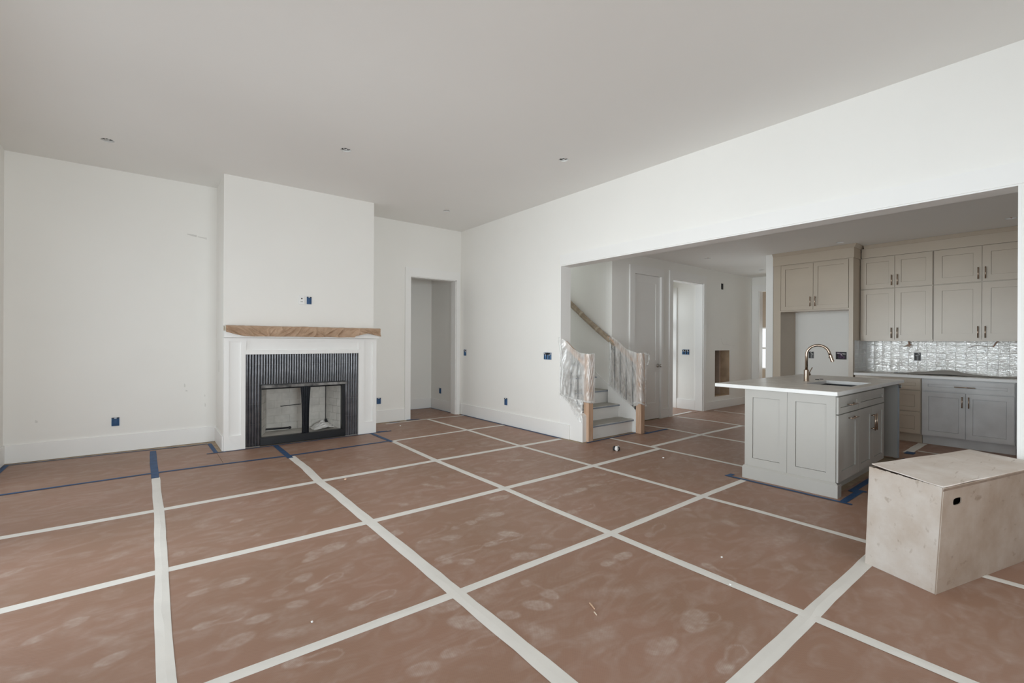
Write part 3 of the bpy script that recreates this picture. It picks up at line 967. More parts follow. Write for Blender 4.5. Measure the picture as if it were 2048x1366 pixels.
def fluted(x0, x1, z0, z1):
    mb = MB()
    n, k = 5, 7
    g = 0.0012
    xs, ys = [], []
    for f in range(n):
        for q in range(k):
            u = q / (k - 1)
            xs.append(x0 + g + (x1 - x0 - 2 * g) * (f + u) / n)
            ys.append(CY - 0.013 - 0.0125 * math.sin(PI * u) ** 0.7)
    yb = CY - 0.010
    N = len(xs)
    vs = [(x, y, z0 + g) for x, y in zip(xs, ys)] + [(x, y, z1 - g) for x, y in zip(xs, ys)]
    vs += [(xs[0], yb, z0 + g), (xs[-1], yb, z0 + g), (xs[0], yb, z1 - g), (xs[-1], yb, z1 - g)]
    mb.add(vs[:2 * N], [(i, i + 1, N + i + 1, N + i) for i in range(N - 1)])
    fs = [tuple(range(N)) + (2 * N + 1, 2 * N), tuple(range(N, 2 * N))[::-1] + (2 * N + 2, 2 * N + 3), (0, N, 2 * N + 2, 2 * N), (N - 1, 2 * N + 1, 2 * N + 3, 2 * N - 1)]
    return mb.add(vs, fs)


for ci in range(9):
    for ri in range(6):
        if 1 <= ci <= 7 and ri < 4:
            continue
        o = fluted(cols[ci], cols[ci + 1], rows[ri], rows[ri + 1]).build('fluted_tile', M_flute, FP, weld=False)
        for p_ in o.data.polygons:
            p_.use_smooth = len(p_.vertices) == 4 and abs(p_.normal.z) < 0.1 and p_.normal.y < -0.2
# black firebox frame
fb = MB()
fb.box(FX0, FX1, CY - 0.022, CY + 0.05, 0.006, 0.105)
fb.box(FX0, FX0 + 0.014, CY - 0.018, CY + 0.05, 0.105, FZ)
fb.box(FX1 - 0.045, FX1, CY - 0.018, CY + 0.05, 0.105, FZ)
fb.box(FX0, FX1, CY - 0.018, CY + 0.05, 0.725, FZ)
fb.build('firebox_frame', M_black, FP, bevel=0.002)
hd = MB()
hd.hexa([(FX0 - 0.002, CY - 0.05, 0.735), (FX1 + 0.01, CY - 0.05, 0.735), (FX1 + 0.01, CY - 0.02, 0.735), (FX0 - 0.002, CY - 0.02, 0.735)],
        [(FX0 - 0.002, CY - 0.04, 0.768), (FX1 + 0.01, CY - 0.04, 0.768), (FX1 + 0.01, CY - 0.02, 0.768), (FX0 - 0.002, CY - 0.02, 0.768)])
hd.build('hood', mat('hood_metal', (0.42, 0.42, 0.42), 0.25, metal=0.9, col2=(0.05, 0.05, 0.055), vscale=7), FP)
# firebox liner
BX0, BX1, BYk = 1.28, 2.07, 6.98
ln_ = MB()
ln_.box(BX0 - 0.02, BX1 + 0.02, BYk, BYk + 0.03, 0.06, 0.78)
ln_.hexa([(FX0 + 0.005, CY + 0.05, 0.06), (BX0, BYk, 0.06), (BX0 - 0.03, BYk, 0.06), (FX0 - 0.025, CY + 0.05, 0.06)], [(FX0 + 0.005, CY + 0.05, 0.78), (BX0, BYk, 0.78), (BX0 - 0.03, BYk, 0.78), (FX0 - 0.025, CY + 0.05, 0.78)])
ln_.hexa([(BX1, BYk, 0.06), (FX1 - 0.03, CY + 0.05, 0.06), (FX1, CY + 0.05, 0.06), (BX1 + 0.03, BYk, 0.06)], [(BX1, BYk, 0.78), (FX1 - 0.03, CY + 0.05, 0.78), (FX1, CY + 0.05, 0.78), (BX1 + 0.03, BYk, 0.78)])
ln_.box(FX0, FX1, CY + 0.03, BYk + 0.03, 0.05, 0.098)
ln_.box(FX0 - 0.03, FX1 + 0.03, CY + 0.04, BYk + 0.03, 0.78, 0.80)
liner = ln_.build('firebox', M_refr, FP)


def brickwall(p0, p1, nrm, z0, z1, n_, rows_):
    p0, p1, nrm = Vector(p0), Vector(p1), Vector(nrm).normalized()
    L_ = (p1 - p0).length
    bw, bh, g = L_ / n_, (z1 - z0) / rows_, 0.002
    for r_ in range(rows_):
        sh = 0.5 * (r_ % 2)
        edges = [0] + [k + sh for k in range(0 if sh else 1, n_ + 1) if 0 < k + sh < n_] + [n_]
        for a, b in zip(edges[:-1], edges[1:]):
            q0, q1 = p0.lerp(p1, a / n_), p0.lerp(p1, b / n_)
            d_ = (p1 - p0).normalized() * g
            q0, q1 = q0 + d_, q1 - d_
            t = nrm * (0.006 + 0.0015 * random.random())
            za, zb = Vector((0, 0, z0 + r_ * bh + g)), Vector((0, 0, z0 + (r_ + 1) * bh - g))
            MB().hexa([q0 + za, q1 + za, q1 + t + za, q0 + t + za], [q0 + zb, q1 + zb, q1 + t + zb, q0 + t + zb]).build('firebrick', M_refr, liner)


brickwall((BX0, BYk, 0), (BX1, BYk, 0), (0, -1, 0), 0.10, 0.72, 4, 6)
brickwall((FX0 + 0.012, CY + 0.055, 0), (BX0, BYk, 0), (1, -0.33, 0), 0.10, 0.72, 2, 6)
brickwall((BX1, BYk, 0), (FX1 - 0.035, CY + 0.055, 0), (-1, -0.28, 0), 0.10, 0.72, 2, 6)
# gathered mesh curtain in the middle


def curtain(u, v):
    z = 0.10 + 0.63 * v
    w_ = 0.045 + 0.022 * v ** 3
    x = 1.682 + (u - 0.5) * 2 * w_
    y = 6.565 + 0.012 * math.sin(u * 2 * PI * 5) * (1 - 0.3 * v) - 0.02 * math.sin(PI * u)
    return (x, y, z)


MB().grid(curtain, 40, 14).build('mesh_curtain', mat('steel_mesh', (0.03, 0.033, 0.04), 0.45, metal=0.5, var=0.3, vscale=60), FP, smooth=True)
MB().tube([(FX0 + 0.02, 6.565, 0.715), (FX1 - 0.02, 6.565, 0.715)], 0.006, 8).build('curtain_rod', M_black, FP)
MB().tube([(1.26, 6.93, 0.135), (1.56, 6.92, 0.128)], 0.012, 10).tube([(1.555, 6.92, 0.128), (1.57, 6.92, 0.128), (1.585, 6.92, 0.13)], [0.016, 0.019, 0.014], 10).build('gas_pipe', M_black, FP)
MB().tube([(1.46, 6.955, 0.43), (1.72, 6.955, 0.44)], 0.005, 6).tube([(1.46, 6.955, 0.43), (1.46, 6.975, 0.43)], 0.004, 6).build('damper_rod', M_black, FP)
MB().tube([(2.06, 6.93, 0.10), (2.065, 6.93, 0.16), (2.05, 6.93, 0.20)], [0.018, 0.02, 0.012], 8).tube([(2.06, 6.965, 0.17), (2.06, 6.965, 0.70)], 0.004, 6).build('gas_valve', M_black, FP)


def pp(u, v):
    x = 1.80 + 0.30 * u
    y = 6.62 + 0.26 * v
    z = 0.101 + 0.085 * max(0, 1 - abs(u - 0.6) * 2.2) * (0.3 + 0.7 * v) + 0.02 * noise.noise(Vector((u * 5, v * 5, 1))) + 0.012
    return (x, y, max(z, 0.1))


tag(MB().grid(pp, 14, 10).build('paper_sheet', M_paper, loc=(1.95, 6.75, 0.1)), 'crumpled white paper lying on the floor of the firebox', 'paper')

# kraft paper over the mantel shelf
def drape(u, v):
    x = 0.742 + (2.650 - 0.742) * u
    n1 = noise.noise(Vector((x * 7, v * 2.0, 3.1)))
    n2 = noise.noise(Vector((x * 19 + v * 5, v * 4.0, 9.0)))
    lowz = 1.386
    if u < 0.10:
        lowz += 0.052 * (1 - u / 0.10)
    if u > 0.80:
        lowz += 0.050 * (1 - abs(u - 0.90) / 0.10) * 0.9 + 0.012
    lowz += 0.006 * n1
    if v < 0.35:
        y = CY - 0.004 - (CY - 0.004 - 6.396) * (v / 0.35)
        z = 1.5155 + 0.006 * abs(n1) + 0.003 * abs(n2)
    else:
        k = (v - 0.35) / 0.65
        q = x + 0.12 * (k - 0.5) * (1 if noise.noise(Vector((x * 1.7, 4.0, 0))) > 0 else -1.3)
        r1 = (1 - abs(noise.noise(Vector((q * 8.5, k * 0.9, 1.0))) * 2.4))
        r2 = (1 - abs(noise.noise(Vector((q * 21, k * 2.0, 7.0))) * 2.4))
        bulge = 0.020 * max(0, r1) ** 2 * 1.5 + 0.010 * max(0, r2)
        y = 6.390 - bulge * (0.25 + 0.75 * min(1, k * 2.2)) - 0.004
        z = 1.5155 - (1.5155 - lowz) * k + 0.005 * abs(n1) * (1 - k)
    return (x, y, z)


kp = thing('kraft_paper', 'crumpled brown kraft paper wrapped over the white mantel shelf', 'paper', (1.69, 6.41, 1.515))
MB().grid(drape, 260, 24).build('paper_sheet', M_kraft, kp, smooth=False)
MB().box(0.722, 0.766, 6.388, 6.392, 1.452, 1.506).box(0.722, 0.7255, 6.388, 6.44, 1.452, 1.506).build('tape_tab', mat('masking_tape', (0.70, 0.64, 0.52), 0.6, var=0.1), kp)

# ================================================================== ELECTRICAL BOXES
def taped_outlet(fr, u, z, w_, h_, label, m=None, tabs=True, grp=None, tilt=0.0):
    p = Vector(fr(u, 0, z))
    t = thing('electrical_outlet', label, 'outlet', p, grp)
    a, b = w_ / 2, h_ / 2
    MB().bx(fr, u - a, u + a, 0.0005, 0.006, z - b, z + b).build('outlet_box', M_bluebox, t)
    tp = MB()

    def s_(x, y):
        uu = u + (x - 0.5) * w_ * (0.95 - tilt * y)
        return fr(uu, 0.006 + 0.012 * math.sin(PI * x) ** 0.6 * (0.6 + 0.4 * math.sin(PI * y)), z - b * 0.96 + h_ * 0.86 * y)
    tp.grid(s_, 8, 8)
    tp.build('tape_cover', M_blue, t, smooth=True)
    if tabs:
        MB().bx(fr, u - a * 0.9, u - a * 0.35, 0.006, 0.012, z + b * 0.82, z + b * 1.02).bx(fr, u + a * 0.3, u + a * 0.95, 0.006, 0.012, z + b * 0.78, z + b * 1.0).build('mounting_ear', M_dark, t)
        MB().bx(fr, u - a * 0.3, u + a * 0.35, 0.006, 0.010, z + b * 0.78, z + b * 0.95).build('receptacle_top', M_white, t)
    return t


def open_box(fr, u, z, w_, h_, label, gangs=1, m=None, wires=True, seed=1):
    rr = random.Random(seed)
    p = Vector(fr(u, 0, z))
    t = thing('switch_box', label, 'switch box', p)
    a, b = w_ / 2, h_ / 2
    mm = m or M_bluebox
    MB().bx(fr, u - a, u + a, 0.0004, 0.0015, z - b, z + b).build('box_interior', M_dark, t)
    rim = MB()
    e = 0.006
    rim.bx(fr, u - a, u - a + e, 0.0015, 0.006, z - b, z + b).bx(fr, u + a - e, u + a, 0.0015, 0.006, z - b, z + b)
    rim.bx(fr, u - a, u + a, 0.0015, 0.006, z - b, z - b + e).bx(fr, u - a, u + a, 0.0015, 0.006, z + b - e, z + b)
    rim.build('box_rim', mm, t)
    for g in range(gangs):
        uc = u - a + w_ * (g + 0.5) / gangs
        gw = w_ / gangs * 0.36
        low = MB()

        def s_(x, y, uc=uc, gw=gw):
            return fr(uc + (x - 0.5) * 2 * gw, 0.002 + 0.009 * math.sin(PI * x), z - b * 0.9 + h_ * 0.62 * y)
        low.grid(s_, 6, 4)
        low.build('tape_cover', mm, t, smooth=True)
        if wires:
            pts = [fr(uc + gw * rr.uniform(-1, 1), 0.003 + 0.008 * rr.random(), z + b * v) for v in (0.95, 0.75, 0.5, 0.3, 0.15)]
            MB().tube(pts, 0.004, 6).build('wire', rr.choice((M_white, M_dark, M_white)), t)
    return t


BKW = face_negy(YB)
RTW = face_negx(XR)
HLW = face_negy(HY)
taped_outlet(BKW, -0.28, 0.362, 0.072, 0.10, 'blue taped outlet low on the bare wall on the window side of the fireplace', tilt=0.18)
taped_outlet(BKW, 2.972, 0.36, 0.070, 0.098, 'blue taped outlet just above the baseboard between fireplace and passage doorway')
taped_outlet(face_negx(4.485), 7.873, 0.375, 0.07, 0.105, 'narrow blue outlet inside the passage beyond the far doorway')
taped_outlet(RTW, 5.848, 0.372, 0.072, 0.11, 'blue taped outlet low on the long wall before the stairs')
taped_outlet(face_negy(CY), 1.711, 1.875, 0.06, 0.098, 'blue taped outlet above the mantel, next to the white wall plate')
t = thing('wall_plate', 'white cable wall plate with a black socket above the mantel', 'wall plate', (1.617, CY, 1.877))
FB_ = face_negy(CY)
MB().bx(FB_, 1.58, 1.655, 0.0005, 0.009, 1.818, 1.935).build('plate', M_white, t, bevel=0.003)
MB().tube([(1.617, CY - 0.008, 1.895), (1.617, CY - 0.013, 1.895)], 0.009, 12).build('socket', M_dark, t)
MB().bx(FB_, 1.603, 1.632, 0.009, 0.0105, 1.852, 1.858).build('slot', M_grey, t)
open_box(RTW, 7.066, 1.134, 0.075, 0.11, 'narrow switch box by the room corner, next to the passage casing', 1, seed=3)
open_box(RTW, 4.872, 1.132, 0.155, 0.10, 'wide three-gang switch box on the long wall next to the stairs', 3, seed=4)
open_box(face_negx(8.485), 5.06, 1.145, 0.155, 0.10, 'three-gang switch box on the bright foyer wall', 3, seed=5)
open_box(HLW, 9.23, 2.485, 0.075, 0.12, 'dark junction box high on the hall wall with loose wires', 1, M_dark, seed=6)
taped_outlet(HLW, 9.93, 0.43, 0.05, 0.075, 'small dark outlet low on the hall wall behind the island overhang', tabs=False)
KW = face_negx(XK)
open_box(KW, 2.89, 1.14, 0.075, 0.11, 'single outlet box in the refrigerator bay behind the faucet', 1, M_grey, seed=7)
t = open_box(KW, 2.469, 1.140, 0.145, 0.12, 'double box packed with dark cables in the refrigerator bay', 2, M_dark, wires=False, seed=8)
for s_i in range(5):
    rr = random.Random(30 + s_i)
    MB().tube([(XK - 0.006 - 0.01 * rr.random(), 2.469 + rr.uniform(-0.06, 0.06), 1.14 + rr.uniform(-0.05, 0.05)) for _ in range(5)], 0.006, 6).build('wire', rr.choice((M_white, M_dark, mat('purple_wire', (0.12, 0.06, 0.14), 0.5, var=0.2))), t)
open_box(face_negx(XK - 0.012), 1.541, 1.150, 0.075, 0.115, 'grey outlet box in the glazed tile backsplash', 1, M_grey, seed=9)

# ================================================================== RECESSED LIGHTS
def can(x, y, z, r, label, seed, grp):
    rr = random.Random(seed)
    t = thing('recessed_light', label, 'ceiling light', (x, y, z), grp)
    n = 24
    mb = MB()
    prof = [(r * 1.0, 0.0), (r * 0.985, 0.0), (r * 0.985, 0.10), (0.001, 0.10)]
    vs = [(x + pr * math.cos(2 * PI * k / n), y + pr * math.sin(2 * PI * k / n), z + pz) for pr, pz in prof for k in range(n)]
    fs = [(i * n + k, i * n + (k + 1) % n, (i + 1) * n + (k + 1) % n, (i + 1) * n + k) for i in range(3) for k in range(n)]
    mb.add(vs, fs).build('housing', M_grey, t, smooth=False)
    MB().tube([(x + r * 0.45, y, z + 0.08), (x + r * 0.45, y, z + 0.02)], 0.016, 12).build('socket', M_white, t)
    MB().tube([(x - r * 0.7, y - r * .2, z + 0.09), (x - r * 0.3, y + r * 0.2, z + 0.012), (x + r * 0.1, y - r * 0.1, z + 0.006), (x + r * 0.45, y, z + 0.03)], 0.006, 6).build('wire', rr.choice((M_white, M_copper)), t)
    return t


g1, g2 = 'recessed lights in the high ceiling', 'recessed lights in the kitchen ceiling'
can(*CANS[0], H, 0.055, 'open recessed light in the ceiling corner left of the chimney breast', 1, g1)
can(*CANS[1], H, 0.055, 'recessed light with dangling wires in the ceiling before the chimney breast', 2, g1)
can(*CANS[2], H, 0.055, 'recessed light nearest the wide kitchen opening in the high ceiling', 3, g1)
can(*CANS[3], H, 0.055, 'recessed light above the passage doorway in the far ceiling corner', 4, g1)
can(*CANS_K[0], HK, 0.053, 'kitchen recessed light in front of the tall stacked wall cabinets', 5, g2)
can(*CANS_K[1], HK, 0.053, 'kitchen recessed light at the corner of the refrigerator cabinet', 6, g2)
can(*CANS_K[2], HK, 0.053, 'recessed light over the hall before the foyer doorway', 7, g2)
can(*CANS_K[3], HK, 0.053, 'farthest recessed light, at the end of the hall', 8, g2)

# ================================================================== STAIRCASE
ST = thing('staircase', 'staircase with white risers, paper covered treads and two raw wood newel posts', 'stairs', (5.2, 4.2, 0))
RISE, GO, Y1 = 0.195, 0.262, 4.235
SX0, SX1 = 4.62, 5.68
NST = 14
for k in range(NST):
    y = Y1 + GO * k
    x0 = SX0 if k < 2 else XRK + 0.004
    x1 = SX1 if k < 2 else 5.745
    MB().box(x0, x1, y, y + 0.02, RISE * k + (0.006 if k == 0 else 0), RISE * (k + 1) - 0.025).build('riser', M_trim, ST)
    MB().box(x0, x1, y - 0.028, y + GO + 0.02, RISE * (k + 1) - 0.026, RISE * (k + 1)).build('tread', M_trim, ST, bevel=0.004)
    if k < 5:
        MB().grid(lambda u, v, y=y, x0=x0, x1=x1, k=k: (x0 + 0.02 + (x1 - x0 - 0.03) * u, y - 0.022 + (GO + 0.015) * v, RISE * (k + 1) + 0.002 + 0.010 * max(0, noise.noise(Vector((u * 5, v * 3, k * 3.3))))), 14, 6).build('tread_cover', mat('tread_paper', (0.47, 0.45, 0.41), 0.7, var=0.15, vscale=8), ST)
        MB().box(x0 + 0.02, x1 - 0.01, y - 0.0295, y - 0.028, RISE * (k + 1) - 0.024, RISE * (k + 1) - 0.004).build('tape_edge', mat('grey_blue_tape', (0.30, 0.34, 0.40), 0.6, var=0.2), ST)
# stringers with sloping tops
SL = 0.69


def stringer(x0, x1, ya, yb, za, name):
    prof = [(ya, 0.004), (yb, 0.004), (yb, za + SL * (yb - ya)), (ya + 0.02, za + SL * 0.02), (ya, za)]
    return MB().plate(prof, [], YZ, x0, x1).build(name, M_trim, ST)


stringer(XR + 0.001, 4.612, 4.19, 4.62, 0.33, 'stringer')
stringer(5.662, 5.722, 4.165, 4.70, 0.315, 'stringer')
MB().plate([(4.66, 0.3), (4.66, 0.60), (7.2, 0.60 + SL * 2.54), (7.2, 0.3)], [], YZ, 5.738, 5.749).build('skirt_board', M_trim, ST)
capb = MB().plate([(4.17, 0.318), (4.70, 0.318 + SL * 0.53), (4.70, 0.34 + SL * 0.53), (4.17, 0.34)], [], YZ, 5.652, 5.732)
capb.build('stringer_cap', M_trim, ST)
MB().plate([(4.19, 0.332), (4.62, 0.332 + SL * 0.43), (4.62, 0.352 + SL * 0.43), (4.19, 0.352)], [], YZ, XR - 0.008, 4.622).build('stringer_cap', M_trim, ST)
MB().box(4.612, 4.702, 4.152, 4.242, 0.004, 1.172).build('newel_post', M_newel, ST, bevel=0.003)
MB().box(5.632, 5.722, 4.062, 4.152, 0.004, 1.172).build('newel_post', M_newel, ST, bevel=0.003)
for zz in (0.355,):
    MB().box(4.575, 4.640, 4.242, 4.275, zz - 0.03, zz + 0.04).build('bracket', M_dark, ST)
    MB().box(5.652, 5.70, 4.152, 4.19, 0.345, 0.41).build('bracket', M_dark, ST)
# sloping rails and black balusters between newels and wall ends
MB().hexa([(4.595, 4.24, 1.02), (4.655, 4.24, 1.02), (4.655, 4.62, 1.30), (4.595, 4.62, 1.30)], [(4.595, 4.24, 1.08), (4.655, 4.24, 1.08), (4.655, 4.62, 1.36), (4.595, 4.62, 1.36)]).build('stair_rail', M_newel, ST)
MB().hexa([(5.645, 4.15, 1.0), (5.705, 4.15, 1.0), (5.705, 4.70, 1.37), (5.645, 4.70, 1.37)], [(5.645, 4.15, 1.06), (5.705, 4.15, 1.06), (5.705, 4.70, 1.43), (5.645, 4.70, 1.43)]).build('stair_rail', M_newel, ST)
for y in (4.36, 4.49):
    MB().box(4.617, 4.631, y - 0.007, y + 0.007, 0.35 + SL * (y - 4.19), 1.04 + 0.737 * (y - 4.24)).build('baluster', M_black, ST)
for y in (4.24, 4.36, 4.47, 4.58):
    MB().box(5.668, 5.682, y - 0.007, y + 0.007, 0.34 + SL * (y - 4.17), 1.01 + 0.673 * (y - 4.15)).build('baluster', M_black, ST)

# wrapped handrail on the stairwell wall
hr = thing('handrail', 'wall handrail wrapped in brown paper rising up the stairwell', 'handrail', (5.68, 4.57, 1.28))
pts = []
rad = []
for k in range(26):
    s = k / 25
    y = 4.56 + 2.2 * s
    pts.append((5.675 + 0.004 * noise.noise(Vector((s * 20, 1, 0))), y, 1.29 + 0.722 * (y - 4.56) - 0.018 * math.sin(PI * min(1, s * 2.2))))
    rad.append(0.040 + 0.010 * abs(noise.noise(Vector((s * 24, 5, 0)))) - (0.008 if k == 0 else 0))
MB().tube(pts, rad, 10).build('paper_wrap', M_wrap, hr)
for s in (0.16, 0.33, 0.47):
    i = int(s * 25)
    MB().tube([Vector(pts[i]) + (Vector(pts[i + 1]) - Vector(pts[i])) * q for q in (0, 0.35)], rad[i] + 0.004, 10).build('tape_band', mat('tan_tape', (0.52, 0.44, 0.34), 0.4, var=0.1), hr)
MB().tube([(5.70, 4.66, 1.235), (5.748, 4.66, 1.215)], 0.013, 8).tube([(5.70, 4.66, 1.235), (5.688, 4.66, 1.30)], 0.008, 8).build('bracket', M_black, hr)

# plastic film over the left newel and its short balustrade
def catmull(path, s):
    n = len(path) - 1
    i = min(int(s * n), n - 1)
    t = s * n - i
    P = [Vector(path[max(0, min(n, i + k))]) for k in (-1, 0, 1, 2)]
    return 0.5 * ((2 * P[1]) + (P[2] - P[0]) * t + (2 * P[0] - 5 * P[1] + 4 * P[2] - P[3]) * t * t + (3 * P[1] - P[0] - 3 * P[2] + P[3]) * t ** 3)


def film(name, label, top, bot, seed, parts_fold, nu=70, nv=46, amp=0.016, extra=None, conv=0.0):
    t = thing(name, label, 'plastic sheet', (top[0][0], top[0][1], bot[0][2]))

    def fn(u, v):
        a, b = catmull(top, u), catmull(bot, u)
        p = a.lerp(b, v)
        # folds radiating from the gathered side
        ph = parts_fold * (u + 0.35 * v * (1 if seed % 2 else -1))
        d_ = math.sin(ph * 2 * PI + 2.5 * noise.noise(Vector((u * 3, v * 3, seed)))) * amp * (0.35 + 0.65 * math.sin(PI * min(1, v * 1.1)))
        d_ += 0.007 * noise.noise(Vector((u * 9, v * 7, seed * 2.0)))
        e = Vector((-0.78, -0.62, 0))
        p = p + e * (abs(d_) + 0.004) + Vector((0, 0, 0.010 * noise.noise(Vector((u * 6, v * 6, seed + 5))) * (1 - v)))
        return p
    MB().grid(fn, nu, nv).build('film', M_film, t, smooth=True, weld=False)
    for i, (pts_, r_) in enumerate(extra or []):
        MB().tube([catmull(pts_, k / 12) for k in range(13)], r_, 8).build('gathered_fold', M_film, t, smooth=True)
    return t


film('plastic_sheet', 'clear plastic film draped from the opening jamb around the near newel post',
     [(4.545, 4.640, 1.405), (4.585, 4.54, 1.34), (4.59, 4.42, 1.25), (4.588, 4.30, 1.195), (4.600, 4.16, 1.180), (4.640, 4.138, 1.180), (4.712, 4.138, 1.18), (4.716, 4.20, 1.18)],
     [(4.528, 4.600, 0.60), (4.535, 4.54, 0.58), (4.55, 4.44, 0.56), (4.575, 4.30, 0.54), (4.594, 4.16, 0.535), (4.640, 4.134, 0.52), (4.714, 4.134, 0.53), (4.718, 4.20, 0.55)],
     3, 6, amp=0.012,
     extra=[([(4.535, 4.635, 1.40), (4.545, 4.60, 1.15), (4.54, 4.575, 0.9), (4.53, 4.585, 0.62)], [0.012, 0.02, 0.02, 0.018, 0.016, 0.014, 0.014, 0.014, 0.015, 0.016, 0.018, 0.02, 0.012]),
            ([(4.525, 4.60, 0.61), (4.54, 4.44, 0.575), (4.585, 4.22, 0.545), (4.60, 4.14, 0.54), (4.71, 4.132, 0.535)], 0.014)])
film('plastic_sheet', 'torn loose film hanging below the wrap of the near newel, over the stair skirt',
     [(4.520, 4.56, 0.595), (4.515, 4.48, 0.585), (4.512, 4.38, 0.57), (4.525, 4.28, 0.56), (4.555, 4.20, 0.55)],
     [(4.522, 4.54, 0.56), (4.520, 4.44, 0.50), (4.518, 4.36, 0.40), (4.520, 4.27, 0.31), (4.535, 4.205, 0.26)],
     5, 5, nu=40, nv=20, amp=0.010)
film('plastic_sheet', 'clear plastic film wrapped over the short balustrade and the far newel post',
     [(5.700, 4.70, 1.45), (5.660, 4.62, 1.42), (5.640, 4.48, 1.34), (5.628, 4.32, 1.24), (5.622, 4.14, 1.185), (5.620, 4.052, 1.185), (5.735, 4.048, 1.185), (5.738, 4.12, 1.18)],
     [(5.660, 4.68, 0.66), (5.645, 4.60, 0.625), (5.638, 4.48, 0.54), (5.632, 4.34, 0.45), (5.624, 4.16, 0.40), (5.620, 4.048, 0.47), (5.735, 4.046, 0.44), (5.738, 4.12, 0.45)],
     4, 8, amp=0.012,
     extra=[([(5.655, 4.66, 1.42), (5.640, 4.63, 1.1), (5.645, 4.63, 0.85), (5.655, 4.66, 0.66)], 0.013),
            ([(5.63, 4.20, 0.43), (5.622, 4.14, 0.45), (5.616, 4.05, 0.455), (5.73, 4.044, 0.41)], 0.016),
            ([(5.735, 4.06, 1.15), (5.79, 4.05, 1.16), (5.80, 4.05, 1.08), (5.76, 4.05, 1.0)], 0.012)])

# ================================================================== WALL CAVITY in the hall
cv = struct('wall_cavity', MB().box(R0 - 0.25, R1 + 0.10, HY + 0.62, HY + 0.64, 0.05, 1.5).box(R0 - 0.3, R0 - 0.25, HY + 0.14, HY + 0.64, 0.05, 1.5).box(R1 + 0.05, R1 + 0.10, HY + 0.14, HY + 0.64, 0.05, 1.5)
            .box(R0 - 0.3, R1 + 0.1, HY + 0.14, HY + 0.64, 1.45, 1.5), mat('cavity_board', (0.42, 0.28, 0.19), 0.8, col2=(0.25, 0.16, 0.11), vscale=5))
MB().box(R0 - 0.05, R1 + 0.05, HY + 0.14, HY + 0.6, 0.18, RZ0 + 0.005).build('sill_board', M_stud, cv)
MB().box(R1 - 0.012, R1 + 0.0, HY + 0.014, HY + 0.142, RZ0, RZ1).box(R1 - 0.012, R1 + 0.04, HY + 0.142, HY + 0.30, RZ0, 1.45).build('stud', M_stud, cv)
MB().box(R0, R1 - 0.012, HY + 0.014, HY + 0.142, RZ0, RZ0 + 0.012).build('sill_plate', M_stud, cv)
MB().box(R1 - 0.06, R1 - 0.013, HY + 0.2, HY + 0.45, RZ0, 1.45).build('pale_stud', mat('pale_stud', (0.60, 0.48, 0.40), 0.8, var=0.12), cv)
MB().box(R1 + 0.02, R1 + 0.05, HY + 0.30, HY + 0.62, RZ0, 1.45).build('stud', M_stud, cv)
MB().box(R0 - 0.1, R1 + 0.02, HY + 0.5, HY + 0.6, 1.08, 1.4).build('grey_duct', M_grey, cv)
MB().box(R0 + 0.30, R0 + 0.62, HY + 0.585, HY + 0.605, 0.50, 0.86).build('access_panel', M_dark, cv)
MB().grid(lambda u, v: (9.50 + 0.12 * u - 0.20 * v ** 1.5, HY + 0.42 + 0.02 * math.sin(v * 9), 1.42 - 1.15 * v), 4, 12).build('insulation_facing', mat('pale_facing', (0.55, 0.50, 0.45), 0.8, var=0.1), cv)
MB().tube([catmull([(8.9, 4.98, 0.60), (9.05, 4.95, 0.60), (9.2, 4.93, 0.66), (9.3, 4.95, 0.80)], k / 10) for k in range(11)], 0.055, 12).build('flex_duct', M_white, cv)
# wall scratch and scuffs
wm = MB()
for a, b_ in (((9.225, 1.43), (9.245, 1.33)), ((9.245, 1.33), (9.30, 1.30)), ((9.30, 1.30), (9.44, 1.302)), ((9.44, 1.302), (9.80, 1.27))):
    wm.tube([(a[0], HY - 0.001, a[1]), (b_[0], HY - 0.001, b_[1])], 0.004, 5)
hw = bpy.data.objects['wall_hall']
wm.build('wall_scratch', mat('bare_gypsum', (0.86, 0.85, 0.83), 0.9, var=0.02), hw)
bw = bpy.data.objects['wall_back']
for k, (x, z, w_, h_) in enumerate(((0.41, 2.69, 0.10, 0.012), (0.52, 2.675, 0.10, 0.008), (0.385, 0.735, 0.012, 0.05), (0.40, 0.68, 0.02, 0.018), (0.60, 0.60, 0.012, 0.03), (0.605, 0.47, 0.012, 0.05), (-0.95, 0.42, 0.02, 0.03))):
    MB().hexa([(x, YB - 0.0006, z), (x + w_, YB - 0.0006, z - 0.2 * w_), (x + w_, YB, z - 0.2 * w_), (x, YB, z)], [(x, YB - 0.0006, z + h_), (x + w_, YB - 0.0006, z + h_ * 0.6), (x + w_, YB, z + h_ * 0.6), (x, YB, z + h_)]).build('scuff_mark', M_mark if False else mat('scuff', (0.74, 0.73, 0.70), 0.8, var=0.1), bw)
MB().box(0.7312, 0.7316, 6.93, 6.945, 0.93, 1.08).build('wall_crack', M_mark, bpy.data.objects['wall_chimney'])

# ================================================================== KITCHEN: base cabinets, worktop, tiles
def pull(mb, fr, u, z, ln, vert, out=0.032, r=0.006, n0=0.02):
    if vert:
        a, b = (u, z - ln / 2), (u, z + ln / 2)
        i0, i1 = (u, z - ln / 2 + 0.015), (u, z + ln / 2 - 0.015)
    else:
        a, b = (u - ln / 2, z), (u + ln / 2, z)
        i0, i1 = (u - ln / 2 + 0.015, z), (u + ln / 2 - 0.015, z)
    mb.tube([fr(a[0], n0 + out, a[1]), fr(b[0], n0 + out, b[1])], r, 10)
    for q in (i0, i1):
        mb.tube([fr(q[0], n0 - 0.002, q[1]), fr(q[0], n0 + out, q[1])], r * 0.8, 8)
    return mb


